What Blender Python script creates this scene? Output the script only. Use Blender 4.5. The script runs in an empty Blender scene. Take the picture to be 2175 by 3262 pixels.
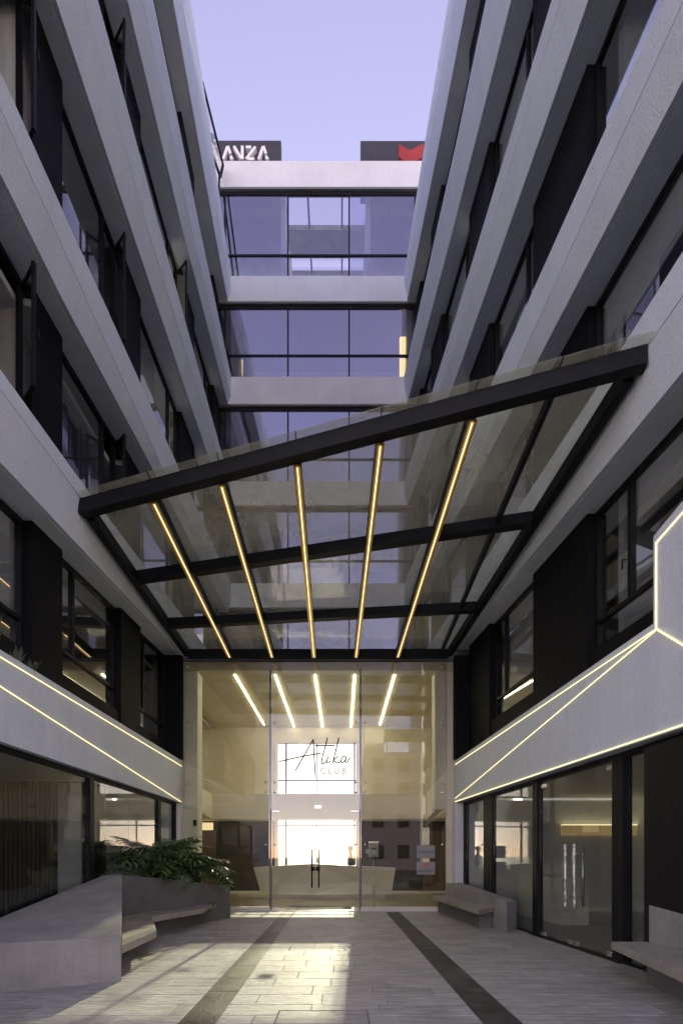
import bpy, bmesh, math, random
from mathutils import Vector, Matrix
random.seed(7)
SC = bpy.context.scene
COL = SC.collection
R = math.radians

# ------------------------------------------------------------------ camera, sky, sun, exposure
cam_d = bpy.data.cameras.new('camera')
cam = bpy.data.objects.new('camera', cam_d); COL.objects.link(cam)
cam.location = (0, 0, 1.45); cam.rotation_euler = (R(90), 0, 0)
cam_d.sensor_fit = 'HORIZONTAL'; cam_d.sensor_width = 36.0
cam_d.lens = 36.0 * 1500 / 2175
cam_d.shift_x = 0.0; cam_d.shift_y = (2728 - 1631) / 2175
cam_d.clip_start = 0.05; cam_d.clip_end = 3000
SC.camera = cam
SUN_AZ, SUN_EL = 2.6, 22.3            # degrees: azimuth from +Y towards +X, height
wd = bpy.data.worlds.new('World'); SC.world = wd; wd.use_nodes = True
nt = wd.node_tree; nt.nodes.clear()
wo = nt.nodes.new('ShaderNodeOutputWorld'); bg = nt.nodes.new('ShaderNodeBackground')
sky = nt.nodes.new('ShaderNodeTexSky'); sky.sky_type = 'NISHITA'; sky.sun_disc = False
sky.sun_elevation = R(SUN_EL); sky.sun_rotation = R(SUN_AZ)
sky.altitude = 2600; sky.air_density = 1.0; sky.dust_density = 0.7; sky.ozone_density = 2.0
tint = nt.nodes.new('ShaderNodeMix'); tint.data_type = 'RGBA'; tint.blend_type = 'MULTIPLY'
tint.inputs[0].default_value = 1.0; tint.inputs[7].default_value = (1.37, 0.785, 0.66, 1)
nt.links.new(sky.outputs[0], tint.inputs[6]); nt.links.new(tint.outputs[2], bg.inputs[0])
bg.inputs[1].default_value = 0.108
nt.links.new(bg.outputs[0], wo.inputs[0])
sd = bpy.data.lights.new('sun', 'SUN'); sd.energy = 2.5; sd.angle = R(0.8); sd.color = (1.0, 0.92, 0.70)
sun = bpy.data.objects.new('sun', sd); COL.objects.link(sun)
sdir = Vector((math.sin(R(SUN_AZ)) * math.cos(R(SUN_EL)), math.cos(R(SUN_AZ)) * math.cos(R(SUN_EL)), math.sin(R(SUN_EL))))
sun.rotation_euler = sdir.to_track_quat('Z', 'Y').to_euler(); sun.location = (2, 40, 30)
SC.view_settings.view_transform = 'Standard'; SC.view_settings.look = 'None'
SC.view_settings.exposure = 2.42; SC.view_settings.gamma = 1.0
SC.cycles.use_denoising = True
SC.cycles.max_bounces = 10; SC.cycles.diffuse_bounces = 6; SC.cycles.glossy_bounces = 6
SC.cycles.transparent_max_bounces = 40; SC.cycles.transmission_bounces = 6
SC.cycles.caustics_reflective = False; SC.cycles.caustics_refractive = False
SC.cycles.sample_clamp_indirect = 6

# ------------------------------------------------------------------ helpers
def link(o, parent=None):
    COL.objects.link(o)
    if parent is not None: o.parent = parent
    return o
def tag(o, label=None, cat=None, group=None, kind=None):
    if label: o['label'] = label
    if cat: o['category'] = cat
    if group: o['group'] = group
    if kind: o['kind'] = kind
    return o
def empty(name, loc=(0, 0, 0), rz=0, label=None, cat=None, group=None):
    o = bpy.data.objects.new(name, None); o.empty_display_size = .2
    o.location = loc; o.rotation_euler = (0, 0, rz); link(o)
    return tag(o, label, cat, group)
class MB:
    def __init__(s): s.v = []; s.f = []; s.sm = []
    def poly(s, pts):
        b = len(s.v); s.v += [tuple(p) for p in pts]; s.f.append(tuple(range(b, b + len(pts))))
    def hexa(s, p):                       # p: 4 bottom points then 4 top points
        b = len(s.v); s.v += [tuple(q) for q in p]
        for q in ((0, 3, 2, 1), (4, 5, 6, 7), (0, 1, 5, 4), (1, 2, 6, 5), (2, 3, 7, 6), (3, 0, 4, 7)):
            s.f.append(tuple(b + i for i in q))
        return s
    def box(s, x0, x1, y0, y1, z0, z1):
        return s.hexa([(x0, y0, z0), (x1, y0, z0), (x1, y1, z0), (x0, y1, z0), (x0, y0, z1), (x1, y0, z1), (x1, y1, z1), (x0, y1, z1)])
    def prism(s, bottom, top):
        n = len(bottom); b = len(s.v); s.v += [tuple(p) for p in bottom] + [tuple(p) for p in top]
        s.f.append(tuple(b + i for i in reversed(range(n)))); s.f.append(tuple(b + n + i for i in range(n)))
        for i in range(n):
            j = (i + 1) % n; s.f.append((b + i, b + j, b + n + j, b + n + i))
        return s
    def beam(s, a, c, w, h, up=(0, 0, 1)):   # box bar from a to c, w wide, h tall, a..c runs along its centre
        a = Vector(a); c = Vector(c); d = (c - a).normalized(); up = Vector(up)
        sd_ = d.cross(up).normalized() * (w / 2); u = sd_.cross(d).normalized() * (h / 2)
        return s.hexa([a - sd_ - u, a + sd_ - u, c + sd_ - u, c - sd_ - u, a - sd_ + u, a + sd_ + u, c + sd_ + u, c - sd_ + u])
    def tube(s, pts, r, n=8, closed=True):
        pts = [Vector(p) for p in pts]; b = len(s.v); rr = r if isinstance(r, (list, tuple)) else [r] * len(pts)
        prev = None
        for i, p in enumerate(pts):
            d = (pts[min(i + 1, len(pts) - 1)] - pts[max(i - 1, 0)]).normalized()
            if prev is None:
                a = d.orthogonal().normalized()
            else:
                a = (prev - d * prev.dot(d)).normalized()
            prev = a; c = d.cross(a)
            for k in range(n):
                t = 2 * math.pi * k / n; s.v.append(tuple(p + (a * math.cos(t) + c * math.sin(t)) * rr[i]))
        for i in range(len(pts) - 1):
            for k in range(n):
                k2 = (k + 1) % n
                s.f.append((b + i * n + k, b + i * n + k2, b + (i + 1) * n + k2, b + (i + 1) * n + k))
        if closed:
            s.f.append(tuple(b + k for k in reversed(range(n)))); e = b + (len(pts) - 1) * n
            s.f.append(tuple(e + k for k in range(n)))
        return s
    def lathe(s, c, prof, n=16):
        b = len(s.v)
        for r_, z in prof:
            for k in range(n):
                t = 2 * math.pi * k / n; s.v.append((c[0] + r_ * math.cos(t), c[1] + r_ * math.sin(t), c[2] + z))
        for i in range(len(prof) - 1):
            for k in range(n):
                k2 = (k + 1) % n; s.f.append((b + i * n + k, b + i * n + k2, b + (i + 1) * n + k2, b + (i + 1) * n + k))
        s.f.append(tuple(b + k for k in reversed(range(n)))); e = b + (len(prof) - 1) * n
        s.f.append(tuple(e + k for k in range(n)))
        return s
    def mesh(s, name, smooth=False):
        me = bpy.data.meshes.new(name); me.from_pydata(s.v, [], s.f)
        bm = bmesh.new(); bm.from_mesh(me); bmesh.ops.recalc_face_normals(bm, faces=bm.faces); bm.to_mesh(me); bm.free()
        if smooth:
            for p in me.polygons: p.use_smooth = True
        return me
    def build(s, name, m, parent=None, smooth=False, bevel=0):
        me = s.mesh(name, smooth); me.materials.append(m)
        o = link(bpy.data.objects.new(name, me), parent)
        if bevel:
            b = o.modifiers.new('bevel', 'BEVEL'); b.width = bevel; b.segments = 2; b.limit_method = 'ANGLE'; b.angle_limit = R(25)
        return o

# ------------------------------------------------------------------ materials
def mat(name):
    m = bpy.data.materials.new(name); m.use_nodes = True
    t = m.node_tree; t.nodes.clear(); o = t.nodes.new('ShaderNodeOutputMaterial')
    return m, t, o
def N(t, k, **kw):
    n = t.nodes.new(k)
    for a, b in kw.items(): setattr(n, a, b)
    return n
def L(t, a, b): t.links.new(a, b)
def mixcol(t, fac, a, b, mode='MIX'):
    n = N(t, 'ShaderNodeMix', data_type='RGBA', blend_type=mode)
    for s_, v in ((0, fac), (6, a), (7, b)):
        if isinstance(v, bpy.types.NodeSocket): L(t, v, n.inputs[s_])
        else: n.inputs[s_].default_value = v if s_ == 0 else (*v, 1) if len(v) == 3 else v
    return n.outputs[2]
def ramp(t, sock, a, b, c0=(0, 0, 0, 1), c1=(1, 1, 1, 1)):
    n = N(t, 'ShaderNodeValToRGB'); n.color_ramp.elements[0].position = a; n.color_ramp.elements[1].position = b
    n.color_ramp.elements[0].color = c0; n.color_ramp.elements[1].color = c1; L(t, sock, n.inputs[0]); return n.outputs[0]
def noise(t, vec, scale, detail=4, rough=.55, dist=0):
    n = N(t, 'ShaderNodeTexNoise'); n.inputs['Scale'].default_value = scale; n.inputs['Detail'].default_value = detail
    n.inputs['Roughness'].default_value = rough; n.inputs['Distortion'].default_value = dist
    if vec is not None: L(t, vec, n.inputs['Vector'])
    return n.outputs[0]
def mapping(t, sock, scale):
    n = N(t, 'ShaderNodeMapping'); n.inputs['Scale'].default_value = scale; L(t, sock, n.inputs[0]); return n.outputs[0]
def surf(name, c1, c2, scale=4, rough=.7, bump=0, bscale=60, metal=0, stretch=(1, 1, 1), spec=.5, rand=0, rvar=.0, streak=0, bdetail=4, bdist=.01, speck=0, grain=0):
    m, t, o = mat(name)
    p = N(t, 'ShaderNodeBsdfPrincipled'); L(t, p.outputs[0], o.inputs[0])
    geo = N(t, 'ShaderNodeNewGeometry'); vec = geo.outputs['Position']
    n1 = noise(t, mapping(t, vec, stretch), scale, 5, .6)
    col = mixcol(t, ramp(t, n1, .3, .7), c1, c2)
    if streak:
        n2 = noise(t, mapping(t, vec, (1.4, 1.4, .10)), 2.2, 5, .65)
        col = mixcol(t, ramp(t, n2, .45, .75, (1, 1, 1, 1), (1 - streak,) * 3 + (1,)), (0, 0, 0), col)
    if speck:
        n3 = noise(t, vec, 48, 3, .7)
        col = mixcol(t, ramp(t, n3, .35, .65, (1 - speck,) * 3 + (1,), (1, 1, 1, 1)), (0, 0, 0), col)
    if grain:
        n4 = noise(t, mapping(t, vec, (1.3, 16.0, 1)), 2.4, 7, .72, .6)
        col = mixcol(t, ramp(t, n4, .34, .62, (1 - grain,) * 3 + (1,), (1, 1, 1, 1)), (0, 0, 0), col)
    if rand:
        oi = N(t, 'ShaderNodeObjectInfo')
        rm = N(t, 'ShaderNodeMapRange'); rm.inputs[3].default_value = 1 - rand; rm.inputs[4].default_value = 1 + rand
        L(t, oi.outputs['Random'], rm.inputs[0])
        col = mixcol(t, 1.0, col, rm.outputs[0], 'MULTIPLY')
    L(t, col, p.inputs['Base Color'])
    p.inputs['Metallic'].default_value = metal; p.inputs['Specular IOR Level'].default_value = spec
    if rvar:
        rr = N(t, 'ShaderNodeMapRange'); rr.inputs[3].default_value = rough - rvar; rr.inputs[4].default_value = rough + rvar
        L(t, noise(t, mapping(t, vec, stretch), scale * 2.3, 4), rr.inputs[0]); L(t, rr.outputs[0], p.inputs['Roughness'])
    else: p.inputs['Roughness'].default_value = rough
    if bump:
        b = N(t, 'ShaderNodeBump'); b.inputs['Strength'].default_value = bump; b.inputs['Distance'].default_value = bdist
        L(t, noise(t, mapping(t, vec, stretch), bscale, bdetail, .6), b.inputs['Height']); L(t, b.outputs[0], p.inputs['Normal'])
    return m
def emit(name, c, s):
    m, t, o = mat(name); e = N(t, 'ShaderNodeEmission'); e.inputs[0].default_value = (*c, 1); e.inputs[1].default_value = s
    L(t, e.outputs[0], o.inputs[0]); return m
def glass(name, tint_=(.93, .95, .95), f0=.05, dust=0.0, dust_glow_col=(.6, .58, .5), frost=0.0, rough=0.0, dust_lo=.35, dust_hi=.75, dscale=1.2, fmax=.95, fine=1.0, gcol=(1, 1, 1)):
    m, t, o = mat(name)
    lw = N(t, 'ShaderNodeLayerWeight'); lw.inputs[0].default_value = .5
    pw = N(t, 'ShaderNodeMath', operation='POWER'); L(t, lw.outputs['Facing'], pw.inputs[0]); pw.inputs[1].default_value = 5
    ma = N(t, 'ShaderNodeMath', operation='MULTIPLY_ADD'); L(t, pw.outputs[0], ma.inputs[0]); ma.inputs[1].default_value = fmax - f0; ma.inputs[2].default_value = f0
    tr = N(t, 'ShaderNodeBsdfTransparent'); tr.inputs[0].default_value = (*tint_, 1)
    gl = N(t, 'ShaderNodeBsdfGlossy'); gl.inputs['Roughness'].default_value = rough; gl.inputs['Color'].default_value = (*gcol, 1)
    mx = N(t, 'ShaderNodeMixShader'); L(t, ma.outputs[0], mx.inputs[0]); L(t, tr.outputs[0], mx.inputs[1]); L(t, gl.outputs[0], mx.inputs[2])
    out = mx.outputs[0]
    if dust or frost:
        di = N(t, 'ShaderNodeBsdfDiffuse'); di.inputs[0].default_value = (*dust_glow_col, 1)
        tl = N(t, 'ShaderNodeBsdfTranslucent'); tl.inputs[0].default_value = (*dust_glow_col, 1)
        m2 = N(t, 'ShaderNodeMixShader'); m2.inputs[0].default_value = .6; L(t, di.outputs[0], m2.inputs[1]); L(t, tl.outputs[0], m2.inputs[2])
        m3 = N(t, 'ShaderNodeMixShader')
        geo = N(t, 'ShaderNodeNewGeometry')
        a = ramp(t, noise(t, geo.outputs['Position'], dscale, 6, .65), dust_lo, dust_hi)
        bb = ramp(t, noise(t, geo.outputs['Position'], 40, 3, .7), .3, .7, (1 - fine,) * 3 + (1,))
        k = N(t, 'ShaderNodeMath', operation='MULTIPLY'); L(t, a, k.inputs[0]); L(t, bb, k.inputs[1])
        mr = N(t, 'ShaderNodeMapRange'); mr.inputs[3].default_value = frost; mr.inputs[4].default_value = min(1, frost + dust); L(t, k.outputs[0], mr.inputs[0])
        L(t, mr.outputs[0], m3.inputs[0]); L(t, out, m3.inputs[1]); L(t, m2.outputs[0], m3.inputs[2]); out = m3.outputs[0]
    L(t, out, o.inputs[0]); return m
M = {}
M['stucco'] = surf('stucco', (.755, .81, .91), (.80, .855, .95), 1.3, .92, .5, 48, spec=.2, streak=.07, bdist=.02, speck=.16)
M['stucco_smooth'] = surf('stucco_smooth', (.63, .645, .68), (.73, .745, .78), .9, .85, .15, 40, spec=.25, streak=.05)
M['white_paint'] = surf('white_paint', (.72, .69, .64), (.78, .75, .70), 1.5, .7, .08, 60, spec=.3)
M['black'] = surf('black_metal', (.006, .006, .008), (.011, .011, .014), 3, .55, .05, 90, spec=.22, rvar=.08)
M['black_panel'] = surf('black_panel', (.004, .004, .006), (.008, .008, .011), 2, .7, .08, 60, spec=.15)
M['pane'] = glass('window_glass', (.93, .94, .95), .28, .04, (.5, .5, .5))
M['pane_back'] = glass('gallery_glass', (.84, .85, .92), .33, .03, (.5, .5, .5), gcol=(.92, .86, 1.0))
M['pane_top'] = glass('top_glass', (.97, .97, .98), .18, gcol=(.9, .86, 1.0))
M['pane_clear'] = glass('clear_glass', (.97, .97, .98), .05)
M['pane_shop'] = glass('shop_glass', (.86, .88, .88), .06, .05, (.5, .5, .48))
M['pane_lobby'] = glass('lobby_glass', (.93, .94, .90), .055, .05, (.85, .76, .48), dscale=.5, fine=.5)  # dust tinted yellow to put a warm glow into the glass
M['pane_canopy'] = glass('canopy_glass', (.90, .92, .87), .06, .36, (.95, .88, .60), dscale=.55, frost=.10, dust_lo=.35, dust_hi=.8, fine=.25)  # thick warm-tinted dust also stands in for the sunlit yellow haze
M['pane_frost'] = glass('frosted_glass', (.97, .97, .95), .05, .16, (.96, .95, .92), frost=.30, dscale=5)
M['concrete'] = surf('concrete', (.25, .247, .25), (.37, .362, .36), 1.7, .85, .35, 45, spec=.25, streak=.18, speck=.12)
M['concrete_dark'] = surf('concrete_dark', (.13, .128, .13), (.17, .167, .168), 2.5, .85, .3, 60, spec=.25)
M['seat_stone'] = surf('seat_stone', (.26, .245, .22), (.36, .335, .29), 5, .7, .2, 40, stretch=(1, 3, 1), rand=.08)
M['tile'] = surf('tile_stone', (.36, .345, .335), (.64, .62, .61), 3.0, .46, .9, 9, stretch=(1, 5.0, 1), spec=.5, rand=.12, rvar=.16, bdist=.03, bdetail=10, grain=.42)
M['grout'] = surf('grout', (.16, .15, .14), (.24, .225, .21), 8, .95)
M['inlay'] = surf('inlay_stone', (.010, .010, .011), (.10, .097, .097), 2.2, .45, .4, 30, rvar=.22, rand=.35, grain=.5)
M['asphalt'] = surf('asphalt', (.045, .045, .047), (.065, .064, .063), 6, .9, .4, 90)
M['brass'] = surf('brass_channel', (.55, .36, .12), (.62, .42, .15), 8, .32, metal=1.0, spec=.5)
M['chrome'] = surf('steel', (.6, .6, .6), (.68, .68, .68), 8, .22, metal=1.0)
M['steel_dark'] = surf('steel_dark', (.10, .10, .10), (.14, .14, .14), 8, .4, metal=.7)
M['led'] = emit('led_warm', (1.0, .82, .42), .36)
M['led_gold'] = emit('led_gold', (1.0, .80, .42), .48)
M['led_diffuser'] = emit('led_diffuser', (1.0, .58, .16), .075)
M['led_room_dim'] = emit('led_room_dim', (1.0, .70, .22), .55)
M['led_soft'] = emit('led_soft', (1.0, .80, .42), 5.0)
M['led_room'] = emit('led_room', (1.0, .88, .60), 4.8)
M['lightbox'] = emit('lightbox', (1.0, .76, .38), .22)
M['lightbox_dim'] = emit('lightbox_dim', (1.0, .66, .28), .05)
M['floor_lobby'] = surf('lobby_floor', (.36, .31, .24), (.44, .39, .30), 1.5, .22, spec=.5, rvar=.05)
M['wall_lobby'] = surf('lobby_wall', (.64, .60, .50), (.70, .66, .56), 1.2, .6, spec=.3)
M['ceil_lobby'] = surf('lobby_ceiling', (.50, .45, .34), (.56, .51, .40), 1.2, .5, spec=.4)
M['dark_wall'] = surf('dark_wall', (.012, .011, .010), (.022, .020, .018), 3, .5, stretch=(1, 1, 3), spec=.3)
M['wood_dark'] = surf('wood_dark', (.10, .065, .035), (.17, .11, .06), 5, .4, stretch=(.4, .4, 9))
M['desk'] = surf('desk_white', (.78, .76, .72), (.83, .81, .77), 2, .35, spec=.5)
M['room'] = surf('room_wall', (.30, .29, .29), (.36, .35, .35), .8, .9)
M['room_light'] = surf('room_wall_light', (.68, .69, .72), (.74, .75, .78), .8, .9)
M['shop_floor'] = surf('shop_floor', (.16, .16, .165), (.2, .2, .205), 2, .35)
M['sign_panel'] = surf('sign_panel', (.035, .035, .045), (.05, .05, .062), 2, .5)
M['sign_white'] = surf('sign_white', (.75, .75, .75), (.8, .8, .8), 3, .5)
M['sign_red'] = surf('sign_red', (.34, .03, .03), (.40, .04, .035), 3, .5)
M['sign_steel'] = surf('sign_steel', (.10, .095, .085), (.14, .13, .115), 3, .45, metal=.4)
M['plate'] = surf('plate_grey', (.30, .30, .31), (.36, .36, .37), 3, .4)
M['ink'] = surf('ink_black', (.012, .012, .012), (.02, .02, .02), 3, .5)
M['orange'] = surf('emblem_orange', (.6, .12, .03), (.66, .15, .04), 3, .5)
M['leaf'] = surf('leaf', (.05, .095, .03), (.09, .155, .05), 6, .38, spec=.5, rand=.35)
M['stem'] = surf('stem', (.05, .075, .03), (.07, .09, .04), 6, .6)
M['soil'] = surf('soil', (.03, .022, .016), (.05, .038, .028), 12, .95, .6, 40)
M['aloe'] = surf('aloe_leaf', (.05, .07, .05), (.12, .14, .10), 25, .5)
M['apt_wall'] = surf('apartment_wall', (.66, .68, .74), (.72, .74, .80), .6, .9, streak=.1)  # cool tone picked to offset the warmth of bounced sunlight
M['brick_wall'] = surf('brick_wall', (.50, .48, .46), (.58, .56, .54), 2, .9, .3, 20)
M['skin'] = surf('skin', (.35, .2, .13), (.38, .22, .15), 8, .55)
M['hair'] = surf('hair', (.012, .01, .008), (.02, .016, .012), 20, .5)
M['shirt'] = surf('shirt_black', (.02, .02, .022), (.03, .03, .033), 8, .85)
M['slat'] = surf('slat_dark', (.05, .045, .042), (.075, .068, .062), 4, .6, stretch=(4, 4, .4), rand=.2)

# ------------------------------------------------------------------ ground, paving
o = MB().box(-400, 400, -300, 700, -.5, -.04).build('ground', M['asphalt']); tag(o, kind='structure', label='dark asphalt ground reaching out past the buildings')
def XL(y): return -4.08 - .0083 * y
def XR(y): return 4.22 - .1017 * y
paving = MB().hexa([(-9, -3, -.039), (9, -3, -.039), (9, 12.37, -.039), (-9, 12.37, -.039), (-9, -3, -.012), (9, -3, -.012), (9, 12.37, -.012), (-9, 12.37, -.012)]).build('paving', M['grout'])
tag(paving, 'grey stone courtyard paving between the two office wings', kind='structure')
SKEW = -.013
def s_left(y): return (-1.37 - .012 * y - .0, -1.03 - .0145 * y)
def s_right(y): return (1.27 - .0105 * y, 1.61 - .0095 * y)
G = .0014
def tile_mb(xa0, xa1, xb0, xb1, y0, y1, z=0.0, th=.011):
    # tilted a hair, chamfered top edge
    dz = [random.uniform(-.0012, .0012) for _ in range(4)]; c = .004
    b = [(xa0 + G, y0 + G, z - th), (xa1 - G, y0 + G, z - th), (xb1 - G, y1 - G, z - th), (xb0 + G, y1 - G, z - th)]
    t = [(xa0 + G + c, y0 + G + c, z + dz[0]), (xa1 - G - c, y0 + G + c, z + dz[1]), (xb1 - G - c, y1 - G - c, z + dz[2]), (xb0 + G + c, y1 - G - c, z + dz[3])]
    m_ = [(p[0], p[1], z - .004) for p in b]
    q = MB(); n = 4; q.v = b + m_ + t
    q.f = [(0, 3, 2, 1), (8, 9, 10, 11)] + [(i, (i + 1) % 4, 4 + (i + 1) % 4, 4 + i) for i in range(4)] + [(4 + i, 4 + (i + 1) % 4, 8 + (i + 1) % 4, 8 + i) for i in range(4)]
    return q
cells = []
row_h = .3225; y = 12.34; ri = 0
while y > .2:
    y1 = y; y0 = y - row_h
    for zl, zr in ((lambda v: XL(v) - .12, lambda v: s_left(v)[0]), (lambda v: s_left(v)[1], lambda v: s_right(v)[0]), (lambda v: s_right(v)[1], lambda v: XR(v) + .21)):
        a0, a1, b0, b1 = zl(y0), zr(y0), zl(y1), zr(y1)
        cuts = []; x = min(a0, b0) + (.33 if ri % 2 else .65) * random.uniform(.75, 1.25)
        while x < min(a1, b1) - .12:
            if x > max(a0, b0) + .12: cuts.append(x)
            x += .65
        ea = [a0] + cuts + [a1]; eb = [b0] + cuts + [b1]
        for i in range(len(ea) - 1):
            cx = (ea[i] + ea[i + 1]) / 2; cy = (y0 + y1) / 2
            # not under the planter bodies
            if cx < -3.95 and cy > 5.2: continue
            if cx > XR(cy) - .05 and 9.3 < cy: continue
            if 8.4 < cy < 10.9 and cx < -3.9 + (cy - 8.35) * .5 - .35: continue
            cells.append((ea[i], ea[i + 1], eb[i], eb[i + 1], y0, y1))
    y -= row_h; ri += 1
vis = [c for c in cells if c[5] > 3.6]; off = [c for c in cells if c[5] <= 3.6]
vis.sort(key=lambda c: (c[4]))
for c in vis[:300]:
    tile_mb(*c).build('tile', M['tile'], paving)
if vis[300:]:
    q = MB()
    for c in vis[300:]:
        k = tile_mb(*c); b = len(q.v); q.v += k.v; q.f += [tuple(b + i for i in f) for f in k.f]
    tag(q.build('far_tiles', M['tile'], paving), kind='stuff')
q = MB()
for c in off:
    k = tile_mb(*c); b = len(q.v); q.v += k.v; q.f += [tuple(b + i for i in f) for f in k.f]
tag(q.build('near_tiles', M['tile'], paving), kind='stuff')
for fn in (s_left, s_right):
    yy = .2
    while yy < 12.3:
        ye = min(yy + 1.21, 12.34)
        a, b = fn(yy), fn(ye)
        tile_mb(a[0] - .002, a[1] + .002, b[0] - .002, b[1] + .002, yy, ye, -.003).build('inlay_slab', M['inlay'], paving)
        yy += 1.21
mc = empty('manhole_cover', (-.17, 4.22, 0.0), label='tiled rectangular inspection cover set flush in the middle of the paving', cat='manhole cover')
qq = MB().box(-.40, .40, -.17, .17, -.008, .0045); qq.build('lid', M['tile'], mc)
qq = MB()
for a in ((-.415, -.402, -.185, .185), (.402, .415, -.185, .185), (-.402, .402, -.185, -.172), (-.402, .402, .172, .185)): qq.box(*a, -.008, .006)
qq.build('rim', M['grout'], mc)

# ------------------------------------------------------------------ the two wings
def lerp(tb, y):
    if y <= tb[0][0]: return tb[0][1]
    for (a, za), (b, zb) in zip(tb, tb[1:]):
        if y <= b: return za + (zb - za) * (y - a) / (b - a)
    return tb[-1][1]
Y0, Y1, YG = 2.5, 17.5, 12.36
BANDS = {
 'L': [dict(b=[(2.5, 2.84)], g=None, t=[(2.5, 3.95)], end=YG),
       dict(b=[(2.5, 5.94), (5.69, 6.22), (12.36, 6.72), (17.5, 6.98)], g=[(2.5, 6.85), (12.36, 7.12), (17.5, 7.3)], t=[(2.5, 7.15), (5.5, 7.17), (7.45, 7.25), (12.36, 7.62), (17.5, 7.9)], end=Y1),
       dict(b=[(2.5, 9.72), (7, 9.72), (9.8, 9.96), (17.5, 10.5)], g=[(2.5, 10.24), (10.6, 10.24), (17.5, 10.95)], t=[(2.5, 10.5), (5.5, 10.67), (11, 11.08), (17.5, 11.6)], end=Y1),
       dict(b=[(2.5, 13.86), (9.3, 13.88), (14.5, 14.06), (17.5, 14.45)], g=[(2.5, 14.95), (7.4, 14.85), (9.8, 14.55), (17.5, 14.75)], t=[(2.5, 15.75), (7.8, 15.61), (10.5, 15.45), (15.8, 15.26), (17.5, 15.38)], end=Y1),
       dict(b=[(2.5, 18.12), (9.15, 18.09), (12.3, 17.95), (17.5, 18.27)], g=[(2.5, 19.0), (9.6, 18.86), (12.6, 18.5), (17.5, 18.55)], t=[(2.5, 19.95), (10.1, 19.88), (13.5, 19.56), (17.5, 19.29)], end=Y1),
       dict(b=[(2.5, 22.8), (11.7, 22.7), (15.5, 22.22), (17.5, 22.1)], g=[(2.5, 23.5), (12, 23.3), (17.5, 22.5)], t=[(2.5, 24.6), (12.7, 24.58), (13.5, 24.3), (14.4, 24.15), (15.3, 23.8), (17.5, 23.04)], end=Y1)],
 'R': [dict(b=[(2.5, 2.85)], g=None, t=[(2.5, 4.29), (5.5, 4.18), (12.36, 3.94)], end=YG),
       dict(b=[(2.5, 6.66), (6, 6.73), (12.36, 6.90), (17.5, 6.98)], g=[(2.5, 7.36), (12.36, 7.36), (17.5, 7.4)], t=[(2.5, 7.85), (5, 7.83), (6.4, 7.79), (17.5, 7.85)], end=Y1),
       dict(b=[(2.5, 9.78), (5.1, 9.87), (8.55, 10.05), (17.5, 10.55)], g=[(2.5, 10.48), (9, 10.43), (17.5, 10.95)], t=[(2.5, 10.8), (5.2, 10.95), (9.6, 11.26), (17.5, 11.6)], end=Y1),
       dict(b=[(2.5, 13.68), (6.75, 13.72), (12.2, 13.9), (17.5, 14.45)], g=[(2.5, 14.65), (7.2, 14.61), (9.8, 14.5), (11.8, 14.38), (17.5, 14.9)], t=[(2.5, 15.05), (7.5, 15.07), (11.8, 15.12), (17.5, 15.38)], end=Y1),
       dict(b=[(2.5, 18.08), (12.2, 18.07), (17.5, 18.27)], g=[(2.5, 19.45), (10, 19.4), (12, 19.2), (17.5, 19.0)], t=[(2.5, 19.8), (10, 19.73), (11.8, 19.48), (17.5, 19.29)], end=Y1),
       dict(b=[(2.5, 22.4), (11.5, 22.34), (13.9, 22.15), (17.5, 22.1)], g=[(2.5, 23.5), (12, 23.3), (17.5, 22.7)], t=[(2.5, 24.25), (12.5, 24.18), (14.7, 23.78), (17.5, 23.04)], end=Y1)]}
PIERS = {'L': [(3.25, 4.05), (6.80, 7.55), (9.60, 10.55), (13.3, 14.5), (16.75, 17.48)],
         'R': [(3.35, 4.55), (7.30, 8.95), (10.95, 12.2), (14.5, 15.6), (16.9, 17.48)]}
OUT = .12
def wp(s, y, r, z): return (XL(y) - r if s == 'L' else XR(y) + r, y, z)
def whex(q, s, y0, y1, r0, r1, za0, za1, zb0=None, zb1=None):
    # bottom z za0 at y0 / za1?  (z0 at y0, z0 at y1, z1 at y0, z1 at y1)
    return q.hexa([wp(s, y0, r0, za0), wp(s, y0, r1, za0), wp(s, y1, r1, zb0), wp(s, y1, r0, zb0), wp(s, y0, r0, za1), wp(s, y0, r1, za1), wp(s, y1, r1, zb1), wp(s, y1, r0, zb1)])
def wbox(q, s, y0, y1, r0, r1, z0, z1): return whex(q, s, y0, y1, r0, r1, z0, z1, z0, z1)
def band_mesh(s, B):
    ys = sorted({Y0, B['end']} | {p[0] for k in ('b', 'g', 't') if B[k] for p in B[k] if Y0 < p[0] < B['end']} | {Y0 + i for i in range(1, 15) if Y0 + i < B['end']})
    q = MB(); prof = []
    for yv in ys:
        b = lerp(B['b'], yv); t_ = lerp(B['t'], yv)
        if B['g']:
            g = lerp(B['g'], yv)
            ring = [(.56, b + .0), (.075, b), (.065, b + .012), (.05, b), (0, b), (-OUT, g - .009), (-OUT + .02, g - .007), (-OUT + .02, g + .007), (-OUT, g + .009), (-OUT, t_), (.30, t_), (.30, t_ - .25), (.56, t_ - .25)]
        else:
            ring = [(.50, b), (.06, b), (.05, b + .012), (.035, b), (0, b), (0, t_), (.36, t_), (.36, t_ - .3), (.5, t_ - .3)]
        prof.append([wp(s, yv, r, z) for r, z in ring])
    n = len(prof[0])
    for p in prof: q.v += p
    for i in range(len(prof) - 1):
        for k in range(n):
            k2 = (k + 1) % n; q.f.append((i * n + k, i * n + k2, (i + 1) * n + k2, (i + 1) * n + k))
    q.f.append(tuple(range(n))); q.f.append(tuple((len(prof) - 1) * n + k for k in reversed(range(n))))
    return q
RW = .50                                   # window plane, measured back from the band's face
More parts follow.
